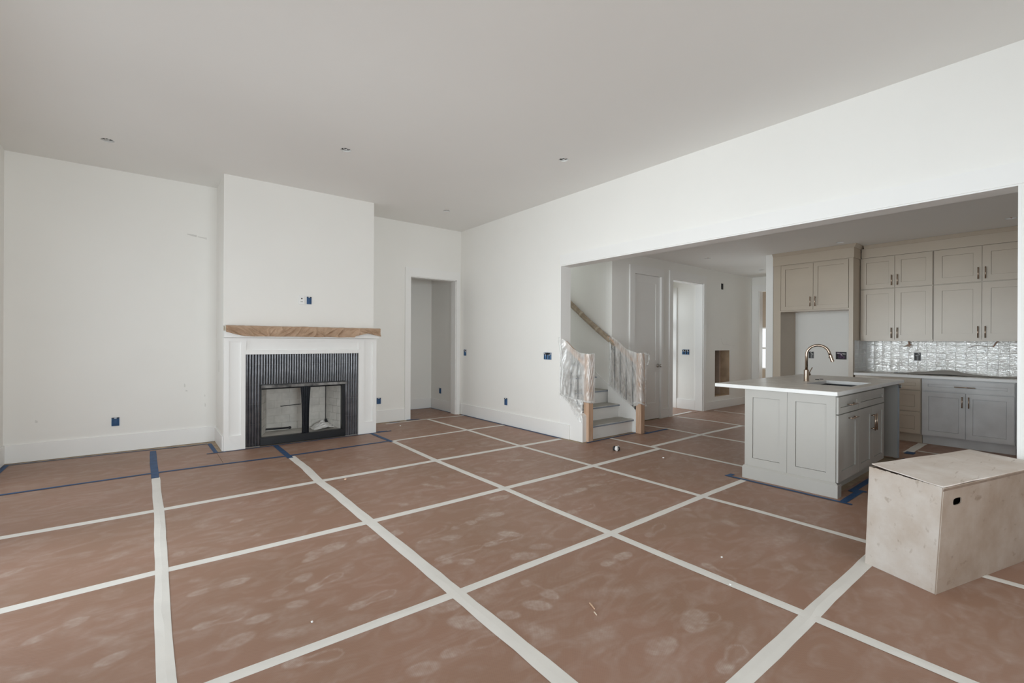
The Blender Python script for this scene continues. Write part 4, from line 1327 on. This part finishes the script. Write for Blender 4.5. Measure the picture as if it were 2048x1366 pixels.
def front(root, name, fr, u0, u1, z0, z1, m, st=0.058, handle=None, depth=0.02, rec=0.009):
    g = 0.0015
    o = shaker(MB(), fr, u0 + g, u1 - g, z0 + g, z1 - g, st, depth, rec).build(name, m, root)
    if handle:
        u, z, ln, vert = handle
        pull(MB(), fr, u, z, ln, vert, n0=depth).build('handle', M_bronze, o, smooth=True)
    return o


XD = 8.10
FD = face_negx(XD + 0.02)


def base_cab(name, label, y0, y1, loc_y, M_cab=None):
    M_cab = M_cab or MATS['cabinet_paint']
    t = thing(name, label, 'cabinet', (8.38, loc_y, 0), None)
    MB().box(XD + 0.02, XK - 0.004, y0 + 0.001, y1 - 0.001, 0.12, 0.876).build('carcass', M_cab, t)
    MB().box(8.178, 8.20, y0 + 0.001, y1 - 0.001, 0.0, 0.12).build('toe_kick', M_cab, t)
    return t


t = base_cab('drawer_base_cabinet', 'taupe three-drawer base cabinet against the refrigerator panel, half hidden by the island', 1.405, 2.145, 1.77)
front(t, 'drawer', FD, 1.412, 2.13, 0.715, 0.862, M_cab, 0.05, (1.77, 0.79, 0.16, False))
front(t, 'drawer', FD, 1.412, 2.13, 0.43, 0.705, M_cab, 0.055, (1.77, 0.62, 0.16, False))
front(t, 'drawer', FD, 1.412, 2.13, 0.128, 0.42, M_cab, 0.055, (1.77, 0.33, 0.16, False))
t = base_cab('base_cabinet', 'dusty skylight-greyed base cabinet with one wide drawer over two doors', 0.552, 1.402, 0.98, M_cab_dusty_sky)
front(t, 'drawer', FD, 0.560, 1.394, 0.715, 0.862, M_cab_dusty_sky, 0.055, (0.985, 0.785, 0.19, False))
front(t, 'door', FD, 0.979, 1.394, 0.128, 0.705, M_cab_dusty_sky, 0.062, (1.008, 0.595, 0.14, True))
front(t, 'door', FD, 0.560, 0.977, 0.128, 0.705, M_cab_dusty_sky, 0.062, (0.948, 0.595, 0.14, True))
t = base_cab('base_cabinet', 'skylight-greyed base cabinet sliver beyond the two-door unit, cut by the opening jamb', -0.30, 0.549, 0.12, M_cab_dusty_sky)
front(t, 'drawer', FD, -0.29, 0.541, 0.715, 0.862, M_cab_dusty_sky, 0.055, (0.125, 0.785, 0.19, False))
front(t, 'door', FD, -0.29, 0.541, 0.128, 0.705, M_cab_dusty_sky, 0.062, (0.512, 0.595, 0.14, True))
wt = thing('worktop', 'white quartz worktop along the tiled kitchen wall', 'worktop', (8.36, 0.9, 0.88))
MB().box(8.068, XK - 0.002, -0.32, 2.148, 0.8765, 0.912).build('slab', M_quartz, wt, bevel=0.003)
MB().box(8.10, XK - 0.016, -0.30, 2.14, 0.912, 0.9135).build('dust_film', M_dusty, wt)

# glazed tiles: 0.1 m squares, each laid a little unevenly, as pieces of the wall
tile_meshes = []
for v in range(6):
    rr = random.Random(v)
    mb = MB()
    n = 4

    def s_(a, b, rr=rr, v=v):
        e = min(a, 1 - a, b, 1 - b)
        return (-0.0085 - 0.0025 * min(1, e * 5) - 0.0012 * noise.noise(Vector((a * 3, b * 3, v * 7.0))), (a - 0.5) * 0.0965, (b - 0.5) * 0.0965)
    mb.grid(s_, n, n)
    ring = [(-0.0965 / 2, -0.0965 / 2), (0.0965 / 2, -0.0965 / 2), (0.0965 / 2, 0.0965 / 2), (-0.0965 / 2, 0.0965 / 2)]
    mb.add([(-0.0085, a, b) for a, b in ring] + [(0.0, a, b) for a, b in ring], [(k, (k + 1) % 4, 4 + (k + 1) % 4, 4 + k) for k in range(4)])
    me = bpy.data.meshes.new('tile')
    me.from_pydata([tuple(p) for p in mb.v], [], mb.f)
    me.materials.append(M_tile)
    bm = bmesh.new()
    bm.from_mesh(me)
    bmesh.ops.recalc_face_normals(bm, faces=bm.faces[:])
    for f in bm.faces:
        f.smooth = abs(f.normal.x) > 0.7
    bm.to_mesh(me)
    bm.free()
    tile_meshes.append(me)
MB().box(XK - 0.0065, XK, -0.2, 2.149, 0.913, 1.383).build('grout_bed', M_tgrout, wall_kitchen)
for r_ in range(5):
    z = 0.9145 + 0.1 * r_ + 0.0495
    for c_ in range(23):
        y = 2.1455 - 0.0495 - 0.1003 * c_
        if r_ == 4:
            z = 1.349
        o = bpy.data.objects.new('tile', random.choice(tile_meshes))
        COL.objects.link(o)
        o.parent = wall_kitchen
        o.location = (XK, y, z)
        o.rotation_euler = (random.uniform(-.006, .006), random.uniform(-0.035, 0.035), random.uniform(-0.035, 0.035))
        if r_ == 4:
            o.scale = (1, 1, 0.70)
for nm in ('cable',):
    rr = random.Random(5)
c1 = thing('cable', 'tangle of copper-tipped cable hanging under the wall cabinet', 'cable', (8.60, 1.63, 1.32))
for k in range(4):
    rr = random.Random(60 + k)
    MB().tube([catmull([(8.60, 1.63, 1.388), (8.60 + rr.uniform(-.02, .02), 1.63 + rr.uniform(-.02, .02), 1.35), (8.60, 1.63 + rr.uniform(-.04, .04), 1.315), (8.59, 1.64 + rr.uniform(-.05, .05), 1.33 - rr.uniform(0, .05))], q / 8) for q in range(9)], 0.005, 6).build('wire', M_copper if k % 2 else mat('tan_cable', (0.5, 0.42, 0.36), 0.5, var=0.1), c1)
c2 = thing('cable', 'long grey cable trailing from under the wall cabinet across the tiles', 'cable', (8.62, 0.85, 1.30))
MB().tube([catmull([(8.60, 0.745, 1.388), (8.61, 0.77, 1.34), (8.625, 0.79, 1.305), (8.632, 0.86, 1.305), (8.634, 0.93, 1.317), (8.634, 1.02, 1.29)], q / 20) for q in range(21)], 0.0045, 6).build('wire', mat('grey_cable', (0.42, 0.36, 0.33), 0.5, var=0.1), c2)
MB().tube([catmull([(8.60, 0.725, 1.388), (8.61, 0.76, 1.35), (8.62, 0.785, 1.30)], q / 8) for q in range(9)], 0.005, 6).build('wire', M_copper, c2)


def mound(u, v):
    y = 1.72 - 1.15 * u
    x = 8.30 + 0.30 * v
    h = 0.095 * math.exp(-((u - 0.42) / 0.22) ** 2) * (0.2 + 0.8 * v) + 0.02 * max(0, noise.noise(Vector((u * 7, v * 4, 2))))
    return (x, y, 0.9145 + h * math.sin(PI * min(1, 0.1 + v)) ** 0.5 + 0.002)


tag(MB().grid(mound, 40, 14).build('dust_sheet', mat('grey_sheet', (0.55, 0.535, 0.51), 0.6, var=0.1, vscale=10), loc=(8.45, 1.1, 0.915), smooth=True), 'low crumpled grey sheet lying on the kitchen worktop against the tiles', 'sheet')
MB0 = MB().box(8.36, 8.39, 1.62, 1.75, 0.9136, 0.922).box(8.355, 8.395, 1.70, 1.73, 0.9136, 0.926)
tag(MB0.build('trowel', M_grey, loc=(8.37, 1.68, 0.9136)), 'small dark flat tool lying on the kitchen worktop by the side panel', 'tool')

# ================================================================== wall cabinets
XU = 8.36
FU = face_negx(XU + 0.02)
cols_u = [(1.332, 2.148, 1.741), (0.402, 1.328, 0.865)]
names = ['against the refrigerator panel', 'next to the opening jamb']
for (y0, y1, ym), nm in zip(cols_u, names):
    t = thing('wall_cabinet', 'tall two-door taupe wall cabinet above the tiles, ' + nm, 'cabinet', (8.5, ym, 1.385), 'stacked wall cabinets')
    MB().box(XU + 0.02, XK - 0.004, y0, y1, 1.395, 2.131).build('carcass', M_cab, t)
    MB().box(XU + 0.022, XU + 0.04, y0, y1, 1.372, 1.395).build('light_rail', M_cab, t)
    front(t, 'door', FU, ym + 0.001, y1 - 0.006, 1.392, 2.126, M_cab, 0.066 if y1 > 2 else 0.078, (ym + 0.033, 1.49, 0.15, True))
    front(t, 'door', FU, y0 + 0.006, ym - 0.001, 1.392, 2.126, M_cab, 0.066 if y1 > 2 else 0.078, (ym - 0.033, 1.49, 0.15, True))
    t = thing('wall_cabinet', 'short two-door taupe upper cabinet, ' + nm, 'cabinet', (8.5, ym, 2.135), 'stacked wall cabinets')
    MB().box(XU + 0.02, XK - 0.004, y0, y1, 2.133, 2.60).build('carcass', M_cab, t)
    front(t, 'door', FU, ym + 0.001, y1 - 0.006, 2.139, 2.592, M_cab, 0.066 if y1 > 2 else 0.078, (ym + 0.033, 2.245, 0.15, True))
    front(t, 'door', FU, y0 + 0.006, ym - 0.001, 2.139, 2.592, M_cab, 0.066 if y1 > 2 else 0.078, (ym - 0.033, 2.245, 0.15, True))
t = thing('wall_cabinet', 'wall cabinet beyond the opening jamb in the same run', 'cabinet', (8.5, 0.0, 1.385), 'stacked wall cabinets')
MB().box(XU + 0.02, XK - 0.004, -0.45, 0.398, 1.395, 2.60).build('carcass', M_cab, t)
front(t, 'door', FU, -0.44, 0.392, 1.392, 2.592, M_cab, 0.07)
cr = thing('cabinet_crown', 'taupe crown board closing the gap between wall cabinets and ceiling', 'crown molding', (8.4, 1.1, 2.6))
MB().box(XU - 0.002, XU + 0.03, -0.45, 2.132, 2.601, 2.74).build('fascia', M_cab, cr)
MB().hexa([(XU - 0.012, -0.45, 2.735), (XU - 0.012, 2.098, 2.735), (XU + 0.03, 2.098, 2.735), (XU + 0.03, -0.45, 2.735)], [(XU - 0.045, -0.45, 2.783), (XU - 0.045, 2.098, 2.783), (XU + 0.03, 2.098, 2.783), (XU + 0.03, -0.45, 2.783)]).build('crown_strip', M_cab, cr)

# refrigerator surround
XF = 8.05
rf = thing('refrigerator_cabinet', 'taupe refrigerator surround: side panels, two high doors and an empty bay', 'cabinet', (8.3, 2.69, 0))
MB().box(XF + 0.005, XK - 0.004, 2.152, 2.205, 0.0, 2.62).build('side_panel', M_cab, rf)
MB().box(XF + 0.005, XK - 0.004, 3.13, 3.242, 0.0, 2.62).build('side_panel', M_cab, rf)
MB().box(XF + 0.02, XK - 0.004, 2.205, 3.13, 1.853, 2.62).build('carcass', M_cab, rf)
FF = face_negx(XF + 0.02)
front(rf, 'door', FF, 2.667, 3.125, 1.858, 2.575, M_cab, 0.06, (2.70, 1.98, 0.15, True))
front(rf, 'door', FF, 2.209, 2.665, 1.858, 2.575, M_cab, 0.06, (2.632, 1.98, 0.15, True))
MB().box(XF + 0.004, XF + 0.03, 2.152, 3.242, 1.835, 1.855).build('bottom_rail', M_cab, rf)
cc = MB().box(XF - 0.012, XF + 0.02, 2.140, 3.243, 2.588, 2.735).box(XF + 0.02, XU, 2.140, 2.16, 2.588, 2.735)
cc.build('fascia', M_cab, rf)
cc = MB().hexa([(XF - 0.018, 2.134, 2.735), (XF - 0.018, 3.243, 2.735), (XK - 0.01, 3.243, 2.735), (XK - 0.01, 2.134, 2.735)], [(XF - 0.05, 2.10, 2.783), (XF - 0.05, 3.243, 2.783), (XK - 0.01, 3.243, 2.783), (XK - 0.01, 2.10, 2.783)])
cc.build('crown_strip', M_cab, rf)
# side tiles on the refrigerator panel (their shade is put into a darker tile colour)
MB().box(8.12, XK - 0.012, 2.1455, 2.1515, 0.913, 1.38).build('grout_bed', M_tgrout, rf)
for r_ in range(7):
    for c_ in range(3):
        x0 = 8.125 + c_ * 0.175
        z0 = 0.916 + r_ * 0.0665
        MB().box(x0, min(x0 + 0.172, XK - 0.014), 2.139 + random.uniform(0, .002), 2.147, z0, z0 + 0.064).build('tile', mat('shaded_side_tile', (0.50, 0.485, 0.46), 0.12, var=0.08, vscale=30), rf)

# ================================================================== ISLAND
IS = thing('kitchen_island', 'taupe kitchen island with panelled end, drawers and doors under the sink', 'kitchen island', (5.6, 1.75, 0))
IX, IYF, IYB = 4.66, 1.37, 2.135
MB().box(IX + 0.02, 5.31, IYF, IYB - 0.02, 0.115, 0.8835).box(5.31, 6.085, IYF, IYB - 0.02, 0.115, 0.66).box(6.03, 6.085, IYF, IYB - 0.02, 0.66, 0.8835).box(5.31, 6.03, IYF, 1.415, 0.66, 0.8835).box(5.31, 6.03, 1.875, IYB - 0.02, 0.66, 0.8835).build('carcass', M_isl, IS)
MB().box(6.085, 6.79, IYB - 0.06, IYB - 0.02, 0.0, 0.8835).build('back_panel', M_isl, IS)
FI = face_negx(IX + 0.02)
shaker2(MB(), FI, 1.752, IYB, 0.125, 0.8835, 1.815, 2.061, 0.02, 0.007, [(0.208, 0.804)], 0.0025).build('end_panel', M_isl, IS)
shaker2(MB(), FI, 1.367, 1.750, 0.125, 0.8835, 1.437, 1.680, 0.02, 0.007, [(0.207, 0.804)], 0.0025).build('end_panel', M_isl, IS)
pl = MB().box(4.640, 4.662, 1.344, 2.150, 0.004, 0.115).box(4.662, 4.735, 1.344, 1.366, 0.004, 0.115).box(4.662, 6.8, 2.136, 2.150, 0.004, 0.115)
pl.hexa([(4.640, 1.344, 0.115), (4.662, 1.344, 0.115), (4.662, 2.150, 0.115), (4.640, 2.150, 0.115)], [(4.654, 1.358, 0.131), (4.662, 1.358, 0.131), (4.662, 2.14, 0.131), (4.654, 2.14, 0.131)])
pl.build('plinth', M_isl, IS)
MB().box(4.74, 6.085, 1.445, 1.465, 0.0, 0.115).build('toe_kick', M_isl, IS)
MB().box(6.79, 6.832, IYF + 0.012, IYB, 0.02, 0.8835).build('end_panel', M_isl, IS)
MB().box(6.788, 6.834, IYF + 0.004, IYF + 0.012, 0.02, 0.86).build('edge_tape', mat('pale_blue_tape', (0.38, 0.43, 0.48), 0.5, var=0.2), IS)
MB().box(6.835, 6.90, IYF + 0.03, IYF + 0.06, 0.0, 0.11).build('leg_block', M_isl, IS)
MB().tube([(6.81, IYF + 0.01, 0.845), (6.81, IYF - 0.015, 0.845)], 0.02, 14).build('bolt_cap', M_steel, IS)
FY = face_negy(IYF)
o = front(IS, 'drawer', FY, 4.672, 5.232, 0.722, 0.872, M_isl, 0.05, None)
pull(MB(), FY, 4.995, 0.792, 0.18, False, n0=0.02).build('handle', M_bronze, o, smooth=True)
front(IS, 'drawer', FY, 5.236, 6.080, 0.722, 0.872, M_isl, 0.055)
o = front(IS, 'door', FY, 4.672, 5.232, 0.130, 0.714, M_isl, 0.085, None)
pull(MB(), FY, 5.02, 0.668, 0.18, False, n0=0.02).build('handle', M_bronze, o, smooth=True)
o = front(IS, 'door', FY, 5.236, 5.658, 0.130, 0.714, M_isl, 0.066, None)
pull(MB(), FY, 5.630, 0.560, 0.16, True, n0=0.02).build('handle', M_bronze, o, smooth=True)
o = front(IS, 'door', FY, 5.662, 6.080, 0.130, 0.714, M_isl, 0.066, None)
pull(MB(), FY, 5.690, 0.560, 0.16, True, n0=0.02).build('handle', M_bronze, o, smooth=True)

# island worktop with sink cut-out
SKX0, SKX1, SKY0, SKY1 = 5.50, 5.86, 1.45, 1.80
TX0, TX1, TY0, TY1, TZ0, TZ1 = 4.622, 6.885, 1.343, 2.425, 0.884, 0.918
iw = thing('island_worktop', 'white quartz island worktop with dusty top and sink cutout', 'worktop', (5.75, 1.88, TZ0))
hole = rect(5.34, 6.0, 1.44, 1.85)
MB().plate(rect(TX0, TX1, TY0, TY1), [hole], XY, TZ0, TZ1).build('slab', M_quartz, iw, bevel=0.002)
MB().plate(rect(TX0 + 0.003, TX1 - 0.003, TY0 + 0.003, TY1 - 0.003), [rect(5.337, 6.003, 1.437, 1.853)], XY, TZ1, TZ1 + 0.0012).build('dust_film', M_dusty, iw)
sk = thing('sink', 'dark undermount sink set into the island worktop', 'sink', (5.7, 1.62, 0.68))
MB().plate(rect(5.315, 6.025, 1.418, 1.872), [rect(5.352, 5.988, 1.452, 1.838)], XY, 0.870, 0.8835).build('rim', M_dark, sk)
s = MB()
s.box(5.342, 5.352, 1.442, 1.848, 0.68, 0.872).box(5.988, 5.998, 1.442, 1.848, 0.68, 0.872).box(5.352, 5.988, 1.442, 1.452, 0.68, 0.872).box(5.352, 5.988, 1.838, 1.848, 0.68, 0.872).box(5.342, 5.998, 1.442, 1.848, 0.67, 0.682)
s.build('bowl', mat('sink_navy', (0.01, 0.013, 0.028), 0.25, var=0.2), sk)

# faucet
FXc, FYc = 5.69, 1.945
fa = thing('faucet', 'champagne bronze gooseneck faucet standing on the island worktop', 'faucet', (FXc, FYc, TZ1))
zt = TZ1 + 0.001
MB().tube([(FXc, FYc, zt), (FXc, FYc, zt + 0.004), (FXc, FYc, zt + 0.005), (FXc, FYc, zt + 0.122), (FXc, FYc, zt + 0.126)], [0.029, 0.029, 0.025, 0.025, 0.022], 20).build('base', M_bronze, fa, smooth=False)
# spout arc in the vertical plane towards the sink
dirv = Vector((0.30, -0.95, 0)).normalized()
R_ = 0.105
sp = [Vector((FXc, FYc, zt + 0.12)), Vector((FXc, FYc, zt + 0.29))]
zc = zt + 0.29
for k in range(1, 19):
    a = PI * k / 18 * 0.93
    sp.append(Vector((FXc, FYc, zc)) + dirv * (R_ - R_ * math.cos(a)) + Vector((0, 0, R_ * math.sin(a))))
tend = (sp[-1] - sp[-2]).normalized()
sp.append(sp[-1] + tend * 0.02)
MB().tube(sp, 0.0135, 14).build('spout', M_bronze, fa, smooth=True)
he = sp[-1]
MB().tube([he, he + tend * 0.004, he + tend * 0.075, he + tend * 0.078], [0.0145, 0.0165, 0.0175, 0.012], 16).build('spray_head', M_bronze, fa, smooth=False)
MB().tube([he + tend * 0.03 - dirv * 0.015, he + tend * 0.03 - dirv * 0.024], 0.006, 10).build('spray_button', M_steel, fa)
lv = Vector((0.9, -0.35, 0)).normalized()
MB().tube([Vector((FXc, FYc, zt + 0.075)), Vector((FXc, FYc, zt + 0.075)) + lv * 0.045], 0.015, 14).build('valve', M_bronze, fa)
MB().tube([Vector((FXc, FYc, zt + 0.082)) + lv * 0.036, Vector((FXc, FYc, zt + 0.15)) + lv * 0.085], 0.0045, 8).build('lever', M_bronze, fa)
tag(MB().tube([(5.98, 1.935, TZ1 + 0.0012), (5.98, 1.935, TZ1 + 0.008)], 0.02, 14).build('deck_button', M_dark, loc=(5.98, 1.935, TZ1)), 'dark round cap in the island worktop, the one nearer the faucet', 'cap')
tag(MB().tube([(6.10, 1.93, TZ1 + 0.0012), (6.10, 1.93, TZ1 + 0.007)], 0.018, 14).build('deck_button', M_dark, loc=(6.10, 1.93, TZ1)), 'dark round cap in the island worktop, the one farther from the faucet', 'cap')

# ================================================================== CARDBOARD BOX
N0, L0 = Vector((3.289, 0.508, 0.0045)), Vector((3.426, 0.849, 0.0045))
U = Vector((0.9645, -0.264, 0)).normalized()
LEN = 1.175
Nt, Lt = Vector((3.285, 0.479, 0.578)), Vector((3.437, 0.833, 0.590))
bb = [N0, N0 + U * LEN, L0 + U * (LEN - 0.02), L0]
tt = [Nt, Nt + U * (LEN + 0.0) + Vector((0, 0, 0.004)), Lt + U * (LEN - 0.02) + Vector((0, 0, 0.0)), Lt]
bx = thing('cardboard_box', 'large dust-whitened cardboard box standing on the floor by the opening', 'box', (3.9, 0.55, 0))


def quad_wall(mb, a, b, c, d, inward, th=0.005, hole=None):
    """one side of the box from corners a b (bottom) c d (top), given thickness, with an optional hand hole."""
    A, B, C, D = a, b, c, d
    P = lambda s, t: A.lerp(B, s).lerp(D.lerp(C, s), t)
    if not hole:
        mb.hexa([A, B, B + inward * th, A + inward * th], [D, C, C + inward * th, D + inward * th])
        return
    mb.plate(rect(0, 1, 0, 1), [hole], lambda s, t, k: P(s, t) + inward * k, 0.0, th)


W1 = (bb[1] - bb[0]).normalized()
inn_front = Vector((0, 0, 1)).cross(W1).normalized()
inn_end = W1
side = MB()
hz = []
su, sz = 0.148 / LEN, 0.845
for k in range(14):
    a = 2 * PI * k / 14
    hz.append((su + 0.042 / LEN * math.copysign(abs(math.cos(a)) ** 0.5, math.cos(a)), sz + 0.034 * math.copysign(abs(math.sin(a)) ** 0.7, math.sin(a))))
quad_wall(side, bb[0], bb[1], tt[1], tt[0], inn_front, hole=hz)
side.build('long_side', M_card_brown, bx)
s2 = MB()
quad_wall(s2, bb[3], bb[0], tt[0], tt[3], inn_end)
s2.build('end_side', M_card, bx)
s3 = MB()
quad_wall(s3, bb[2], bb[3], tt[3], tt[2], -inn_front)
quad_wall(s3, bb[1], bb[2], tt[2], tt[1], -inn_end)
s3.build('far_side', M_card, bx)
MB().hexa([v for v in bb], [v + Vector((0, 0, 0.006)) for v in bb]).build('bottom', M_card, bx)
# inner flap (raw) just below the lid, then the lid standing a finger proud at the near end
inn = [p_ + Vector((0, 0, -0.006)) for p_ in tt]
MB().hexa([p_ + Vector((0, 0, -0.012)) for p_ in inn], inn).build('inner_flap', M_cardraw, bx)
lid0 = [tt[0] + Vector((0.008, 0.002, 0.007)), tt[1] + Vector((0, 0, 0.003)), tt[2] + Vector((0, 0, 0.003)), tt[3] + Vector((0.028, -0.006, 0.015))]


def lid(u, v):
    a = lid0[0].lerp(lid0[1], u)
    b = lid0[3].lerp(lid0[2], u)
    p_ = a.lerp(b, v)
    return p_ + Vector((0, 0, 0.004 * noise.noise(Vector((u * 4, v * 4, 1.5)))))


lm = MB().grid(lid, 16, 8)
lo = [lid(i / 16, 0) for i in range(17)] + [lid(1, j / 8) for j in range(1, 9)] + [lid(i / 16, 1) for i in range(15, -1, -1)] + [lid(0, j / 8) for j in range(7, 0, -1)]
nn = len(lo)
lm.add(lo + [p_ - Vector((0, 0, 0.006)) for p_ in lo], [(k, (k + 1) % nn, nn + (k + 1) % nn, nn + k) for k in range(nn)])
lm.build('lid_flap', M_card_top, bx)
# torn paper edge on the top of the end side
te = MB()
for k in range(12):
    a, b_ = tt[3].lerp(tt[0], k / 12), tt[3].lerp(tt[0], (k + 0.8) / 12)
    h_ = 0.001 + 0.003 * random.random()
    te.hexa([a, b_, b_ + U * 0.004, a + U * 0.004], [a + Vector((0, 0, h_)), b_ + Vector((0, 0, h_ * 0.6)), b_ + U * 0.004 + Vector((0, 0, h_ * 0.6)), a + U * 0.004 + Vector((0, 0, h_))])
te.build('torn_edge', M_card, bx)

# ================================================================== SMALL DEBRIS
def crumb(x, y, s, m, name, label, cat, seed, flat=0.6, grp=None):
    rr = random.Random(seed)
    bm = bmesh.new()
    bmesh.ops.create_icosphere(bm, subdivisions=2, radius=1.0)
    for v in bm.verts:
        k = 1 + 0.45 * noise.noise(v.co * 1.7 + Vector((seed, 0, 0)))
        v.co = Vector((v.co.x * k * s, v.co.y * k * s, (v.co.z * k) * s * flat))
    zmin = min(v.co.z for v in bm.verts)
    for v in bm.verts:
        v.co.z -= zmin
    me = bpy.data.meshes.new(name)
    bm.to_mesh(me)
    bm.free()
    me.materials.append(m)
    o = bpy.data.objects.new(name, me)
    COL.objects.link(o)
    o.location = (x, y, BT_ + 0.0005)
    return tag(o, label, cat, grp)


cb = thing('plastic_scrap', 'crumpled black and white plastic scrap on the floor near the stairs', 'scrap', (4.53, 3.62, BT_))
for k, (dx, dy, m, sd) in enumerate(((-0.02, 0.015, M_dark, 1), (0.025, 0.0, M_white, 2), (0.0, -0.025, M_dark, 3), (-0.025, -0.02, M_white, 4))):
    bm = bmesh.new()
    bmesh.ops.create_icosphere(bm, subdivisions=2, radius=0.022)
    for v in bm.verts:
        v.co *= 1 + 0.5 * noise.noise(v.co * 60 + Vector((sd, sd, 0)))
        v.co.z *= 1.3
        v.co += Vector((dx, dy, 0.0))
    zm = min(v.co.z for v in bm.verts)
    for v in bm.verts:
        v.co.z -= zm - 0.0005
    me = bpy.data.meshes.new('crumple')
    bm.to_mesh(me)
    bm.free()
    me.materials.append(m)
    o = bpy.data.objects.new('crumple', me)
    COL.objects.link(o)
    o.parent = cb


def splinter(x0, y0, x1, y1, r, label, m=None):
    o = MB().tube([(x0, y0, BT_ + r), ((x0 + x1) / 2 + 0.001, (y0 + y1) / 2, BT_ + r * 1.1), (x1, y1, BT_ + r)], [r, r * 1.1, r * 0.8], 6).build('wood_splinter', m or M_newel, loc=(x0, y0, BT_))
    return tag(o, label, 'splinter')


splinter(1.775, 1.585, 1.755, 1.535, 0.004, 'larger pale wood splinter on the open floor board')
splinter(1.735, 1.52, 1.725, 1.495, 0.003, 'smaller pale wood splinter below the larger one', mat('pale_wood', (0.72, 0.6, 0.48), 0.6, var=0.1))
crumb(3.12, 6.72, 0.012, M_white, 'plaster_crumb', 'white plaster crumb before the passage doorway', 'crumb', 1)
crumb(4.66, 3.05, 0.012, M_white, 'plaster_crumb', 'white plaster crumb between island and stairs', 'crumb', 2)
crumb(0.62, 2.29, 0.006, M_white, 'plaster_crumb', 'white plaster crumb beside the nearest long tape', 'crumb', 3)
crumb(2.52, 1.23, 0.006, M_white, 'plaster_crumb', 'white plaster crumb between two tape lines before the box', 'crumb', 4)
crumb(2.80, 1.42, 0.006, M_white, 'plaster_crumb', 'white plaster crumb on the board in front of the box', 'crumb', 5)
crumb(1.5, 4.44, 0.014, M_wood, 'wood_chip', 'brown wood chip before the fireplace', 'chip', 6)

# rendering helpers that belong to the look, not to the engine settings
SC.cycles.use_denoising = True
SC.cycles.max_bounces = 12
SC.cycles.diffuse_bounces = 8
SC.cycles.transparent_max_bounces = 24
SC.cycles.caustics_reflective = False
SC.cycles.caustics_refractive = False
